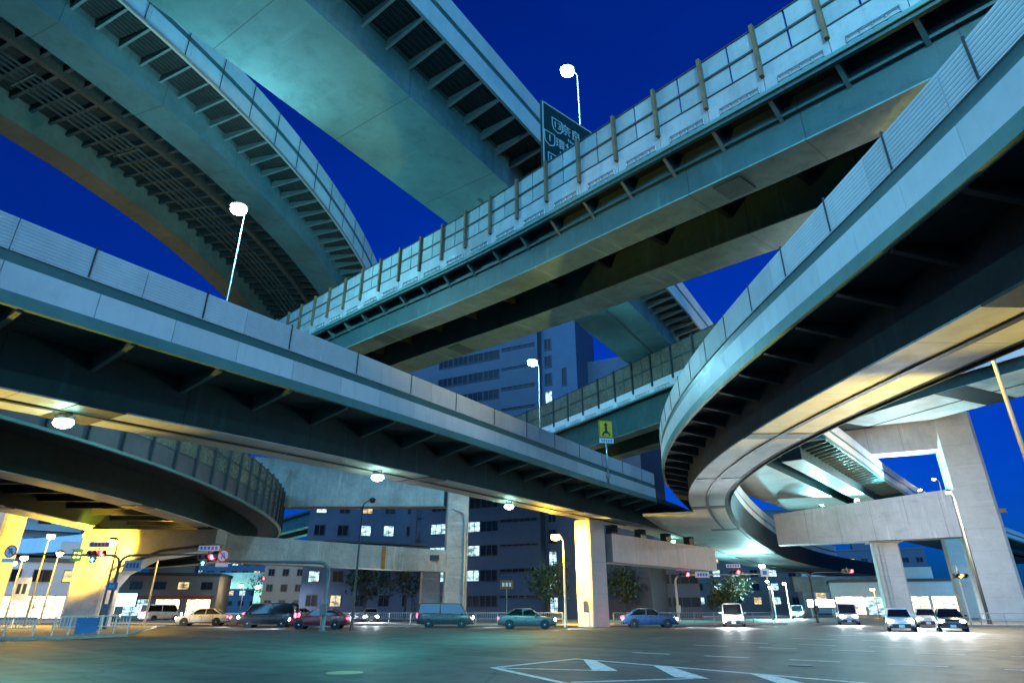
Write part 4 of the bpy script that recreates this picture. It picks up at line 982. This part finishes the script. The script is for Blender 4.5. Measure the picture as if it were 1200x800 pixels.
# ------------------------------------------------------------------ cars
def car(name,label,cat,x,y,rz,col,kind='sedan',lights='both'):
    """front is local -y"""
    t=thing(name,label,cat,(x,y,0),rz,'cars at the crossing')
    pm=MATS.get('paint_%s'%(col,)) or mat('paint_%s'%(col,),col,.28,.06,1,spec=.6)
    Lh,Wd=(2.25,.86) if kind=='sedan' else (2.35,.92)
    tall=kind=='van'
    # lower body : stations along y with (bottom, top, halfwidth)
    st=[(-Lh,.38,.62,.66),(-Lh+.12,.26,.74,.78),(-Lh+.5,.22,.82 if not tall else .98,Wd*.98),(-1.0,.22,.93 if not tall else 1.06,Wd),(0,.22,.96 if not tall else 1.08,Wd),(1.1,.22,.97 if not tall else 1.1,Wd),(Lh-.5,.24,.98 if not tall else 1.12,Wd*.98),(Lh-.1,.3,.95 if not tall else 1.1,.8),(Lh,.42,.85,.74)]
    rs=[]
    for yy,z0,z1,hw in st:
        zm=z0+(z1-z0)*.55
        rs.append([Vector(p) for p in ((-hw*.88,yy,z0),(hw*.88,yy,z0),(hw*.98,yy,z0+.1),(hw,yy,zm),(hw*.97,yy,z1-.08),(hw*.88,yy,z1),(-hw*.88,yy,z1),(-hw*.97,yy,z1-.08),(-hw,yy,zm),(-hw*.98,yy,z0+.1))])
    MB().rings(rs).build('body',pm,t,True)
    # greenhouse
    if tall: g=[(-1.75,1.02,.80),(-1.25,1.80,.74),(2.1,1.84,.74),(2.28,1.06,.80)]
    else: g=[(-1.05,.92,.76),(-.35,1.40,.60),(.95,1.42,.60),(1.75,.95,.74)]
    (y0,zb,w0),(y1,zt,w1),(y2,zt2,w2),(y3,zb3,w3)=g
    rs=[[Vector((-w0,y0,zb)),Vector((w0,y0,zb)),Vector((w3,y3,zb3)),Vector((-w3,y3,zb3))],[Vector((-w1,y1,zt)),Vector((w1,y1,zt)),Vector((w2,y2,zt2)),Vector((-w2,y2,zt2))]]
    MB().rings(rs).build('windows',CARGLASS,t)
    mb=MB(); mb.rings([[Vector((-w1-.01,y1-.02,zt-.02)),Vector((w1+.01,y1-.02,zt-.02)),Vector((w2+.01,y2+.02,zt2-.02)),Vector((-w2-.01,y2+.02,zt2-.02))],[Vector((-w1+.06,y1+.1,zt+.06)),Vector((w1-.06,y1+.1,zt+.06)),Vector((w2-.06,y2-.1,zt2+.06)),Vector((-w2+.06,y2-.1,zt2+.06))]])
    mb.build('roof',pm,t,True)
    ym=(y1+y2)/2
    for sx in (-1,1):
        for a_,b_,r_ in (((sx*w0,y0,zb),(sx*w1,y1,zt),.045),((sx*w3,y3,zb3),(sx*w2,y2,zt2),.06),((sx*(w0+w3)/2,ym,zb),(sx*w1,ym,zt),.045)):
            MB().tube([a_,b_],r_,6).build('pillar',pm,t,True)
    My=Matrix.Rotation(R(90),3,'Y')
    for sx in (-1,1):
        for yy in (-1.4,1.35):
            w=bpy.data.objects.new('wheel',None); COL.objects.link(w); w.parent=t; w.location=(sx*(Wd-.1),yy,.31)
            MB().lathe([(.18,-.1),(.29,-.11),(.315,-.07),(.315,.07),(.29,.11),(.18,.1)],n=18,M=My).build('tyre',TYRE,w,True)
            MB().lathe([(.01,-.105),(.17,-.09),(.19,-.07),(.19,.07),(.17,.09),(.01,.105)],n=14,M=My).build('rim',CHROME,w,True)
        hz=.66 if not tall else .78
        hl=MB(); hl.lathe([(.14,0),(.12,.05),(.05,.08),(.005,.085)],(sx*.6,-Lh-.0+.06,hz),14,Matrix.Diagonal((1.25,1,.8))@Matrix.Rotation(R(90),3,'X')); hl.build('headlight',L_HEAD if lights in('both','head') else CHROME,t,True)
        MB().box((sx*.62,Lh-.02,.76 if not tall else .92),(.3,.08,.16 if not tall else .34)).build('tail_light',L_TAIL,t)
        MB().box((sx*(Wd+.1),y0+.35,zb+.08),(.18,.1,.12)).build('mirror',pm,t)
    MB().box((0,-Lh+.02,.42),(1.1,.06,.14)).build('grille',BLACK,t); MB().box((0,-Lh-.02,.36),(.34,.03,.17)).build('number_plate',WHITE,t); MB().box((0,Lh+.01,.58),(.34,.03,.17)).build('number_plate',WHITE,t)
    mb=MB()
    for sx in (-1,1):
        for yy in (-.95,.05,1.0): mb.box((sx*(Wd+.001),yy,.62),(.012,.02,.56))
        mb.box((sx*(Wd*.985),0,.27),(.03,2.3,.09)); mb.box((sx*(Wd+.004),-.12,.82),(.03,.16,.035)); mb.box((sx*(Wd+.004),.82,.82),(.03,.16,.035))
        for yy in (-1.4,1.35): mb.lathe([(.36,-.012),(.375,-.012),(.375,.012),(.36,.012),(.01,.0)],(sx*(Wd-.01),yy,.33),18,My)
    mb.build('trim',BLACK,t)
    MB().box((0,-Lh+.03,.30),(1.5,.1,.14)).build('bumper',BLACK,t); MB().box((0,Lh-.04,.36),(1.5,.1,.16)).build('bumper',BLACK,t)
    if lights in('both','head'):
        for sx in (-.6,.6): lamp(t,(sx,-Lh-.25,.66),800,(.85,.94,1),.08,'SPOT',95,(0,-1,-.12))
    return t
car('sedan_car','white sedan with dazzling headlights facing the camera at the right','car',27.6,47.9,R(-28),(.70,.71,.72))
car('sedan_car','black sedan with dazzling headlights beside the white one at the right','car',31.0,47.6,R(-30),(.02,.022,.025))
car('van_car','white van with headlights on waiting right of the yellow pier','van',19.5,59.2,R(-18),(.66,.66,.64),'van')
car('sedan_car','dark silver sedan crossing in front of the ramp pier','car',1.2,53,R(86),(.13,.135,.14))
car('van_car','charcoal van crossing in front of the office block','van',-5.6,56.6,R(92),(.05,.055,.06),'van')
car('sedan_car','dark red sedan crossing in front of the white crossbeam','car',-15.0,52.6,R(-88),(.28,.02,.03))
car('sedan_car','grey sedan turning towards the crossing with headlights on, left of the pale column','car',-15.2,72,R(14),(.25,.26,.28))
car('van_car','black van crossing left of the hooked mast','van',-20.6,56.8,R(-86),(.025,.025,.03),'van')
car('sedan_car','white taxi like sedan queuing behind the dazzling pair','car',35.5,57.5,R(-30),(.62,.62,.60))
car('van_car','silver van queuing beneath the portal beam','van',33.0,66,R(-24),(.45,.46,.47),'van')
car('sedan_car','blue sedan crossing right of the ramp pier','car',11.5,56.4,R(88),(.03,.08,.22))
car('sedan_car','white sedan passing the guard rail corner at the left','car',-28.5,62,R(-80),(.6,.6,.58))

car('sedan_car','silver sedan queuing far left before the glowing shops','car',-47,76,R(150),(.4,.41,.43))
car('van_car','white van queuing far left before the glowing shops','van',-43,82,R(150),(.6,.6,.6),'van')
car('sedan_car','dark blue sedan far off below the far portal frame','car',-36,95,R(160),(.03,.05,.12))
car('sedan_car','pale sedan oncoming far off below the far portal frame','car',-31,97,R(-20),(.5,.5,.5))
car('van_car','grey van oncoming far right behind the forked mast','van',44,103,R(-26),(.3,.31,.33),'van')
car('sedan_car','red sedan far right between the two columns','car',58,98,R(-30),(.3,.03,.03))
# ------------------------------------------------------------------ camera, sky, light
cam=bpy.data.cameras.new('camera'); co=bpy.data.objects.new('camera',cam); COL.objects.link(co)
cam.sensor_width=36; cam.lens=36*717/1200; cam.clip_end=6000; cam.clip_start=.1
co.location=(0,0,1.5); co.rotation_euler=(R(90+23.5),0,0); S.camera=co

w=bpy.data.worlds.new('World'); S.world=w; w.use_nodes=True; nt=w.node_tree
bg=nt.nodes['Background']; sky=nt.nodes.new('ShaderNodeTexSky'); sky.sky_type='NISHITA'; sky.sun_disc=False
SUN_EL,SUN_AZ=5.0,200
sky.sun_elevation=R(SUN_EL); sky.sun_rotation=R(SUN_AZ); sky.ozone_density=6; sky.air_density=1.2; sky.dust_density=.3
c=nmix(nt,1.0,sky.outputs[0],(.01,.22,1.0),'MULTIPLY')
tcw=nt.nodes.new('ShaderNodeTexCoord'); cl=nnoise(nt,nmap(nt,tcw.outputs['Generated'],(1,1,3.2)),1.8,6,.6)
c=nmix(nt,nmath(nt,'MULTIPLY',nramp(nt,cl,.46,.78),.45),c,nmix(nt,1.0,c,(1.9,1.7,1.45),'MULTIPLY'))
nt.links.new(c,bg.inputs['Color']); bg.inputs['Strength'].default_value=.1
sun=bpy.data.lights.new('twilight','SUN'); so=bpy.data.objects.new('twilight',sun); COL.objects.link(so)
sun.energy=2.5; sun.angle=R(70); sun.color=(.17,.57,1.0)
az=R(SUN_AZ); so.rotation_euler=Vector((-math.sin(az)*math.cos(R(28)),-math.cos(az)*math.cos(R(28)),-math.sin(R(28)))).to_track_quat('-Z','Y').to_euler()

S.view_settings.view_transform='Standard'; S.view_settings.look='None'; S.view_settings.exposure=.9; S.view_settings.gamma=1
S.cycles.use_denoising=True
try: S.cycles.denoiser='OPENIMAGEDENOISE'
except Exception: pass
S.cycles.max_bounces=8; S.cycles.diffuse_bounces=4; S.cycles.glossy_bounces=3; S.cycles.transmission_bounces=3
S.cycles.sample_clamp_indirect=4; S.cycles.use_light_tree=True
S.cycles.caustics_reflective=False; S.cycles.caustics_refractive=False
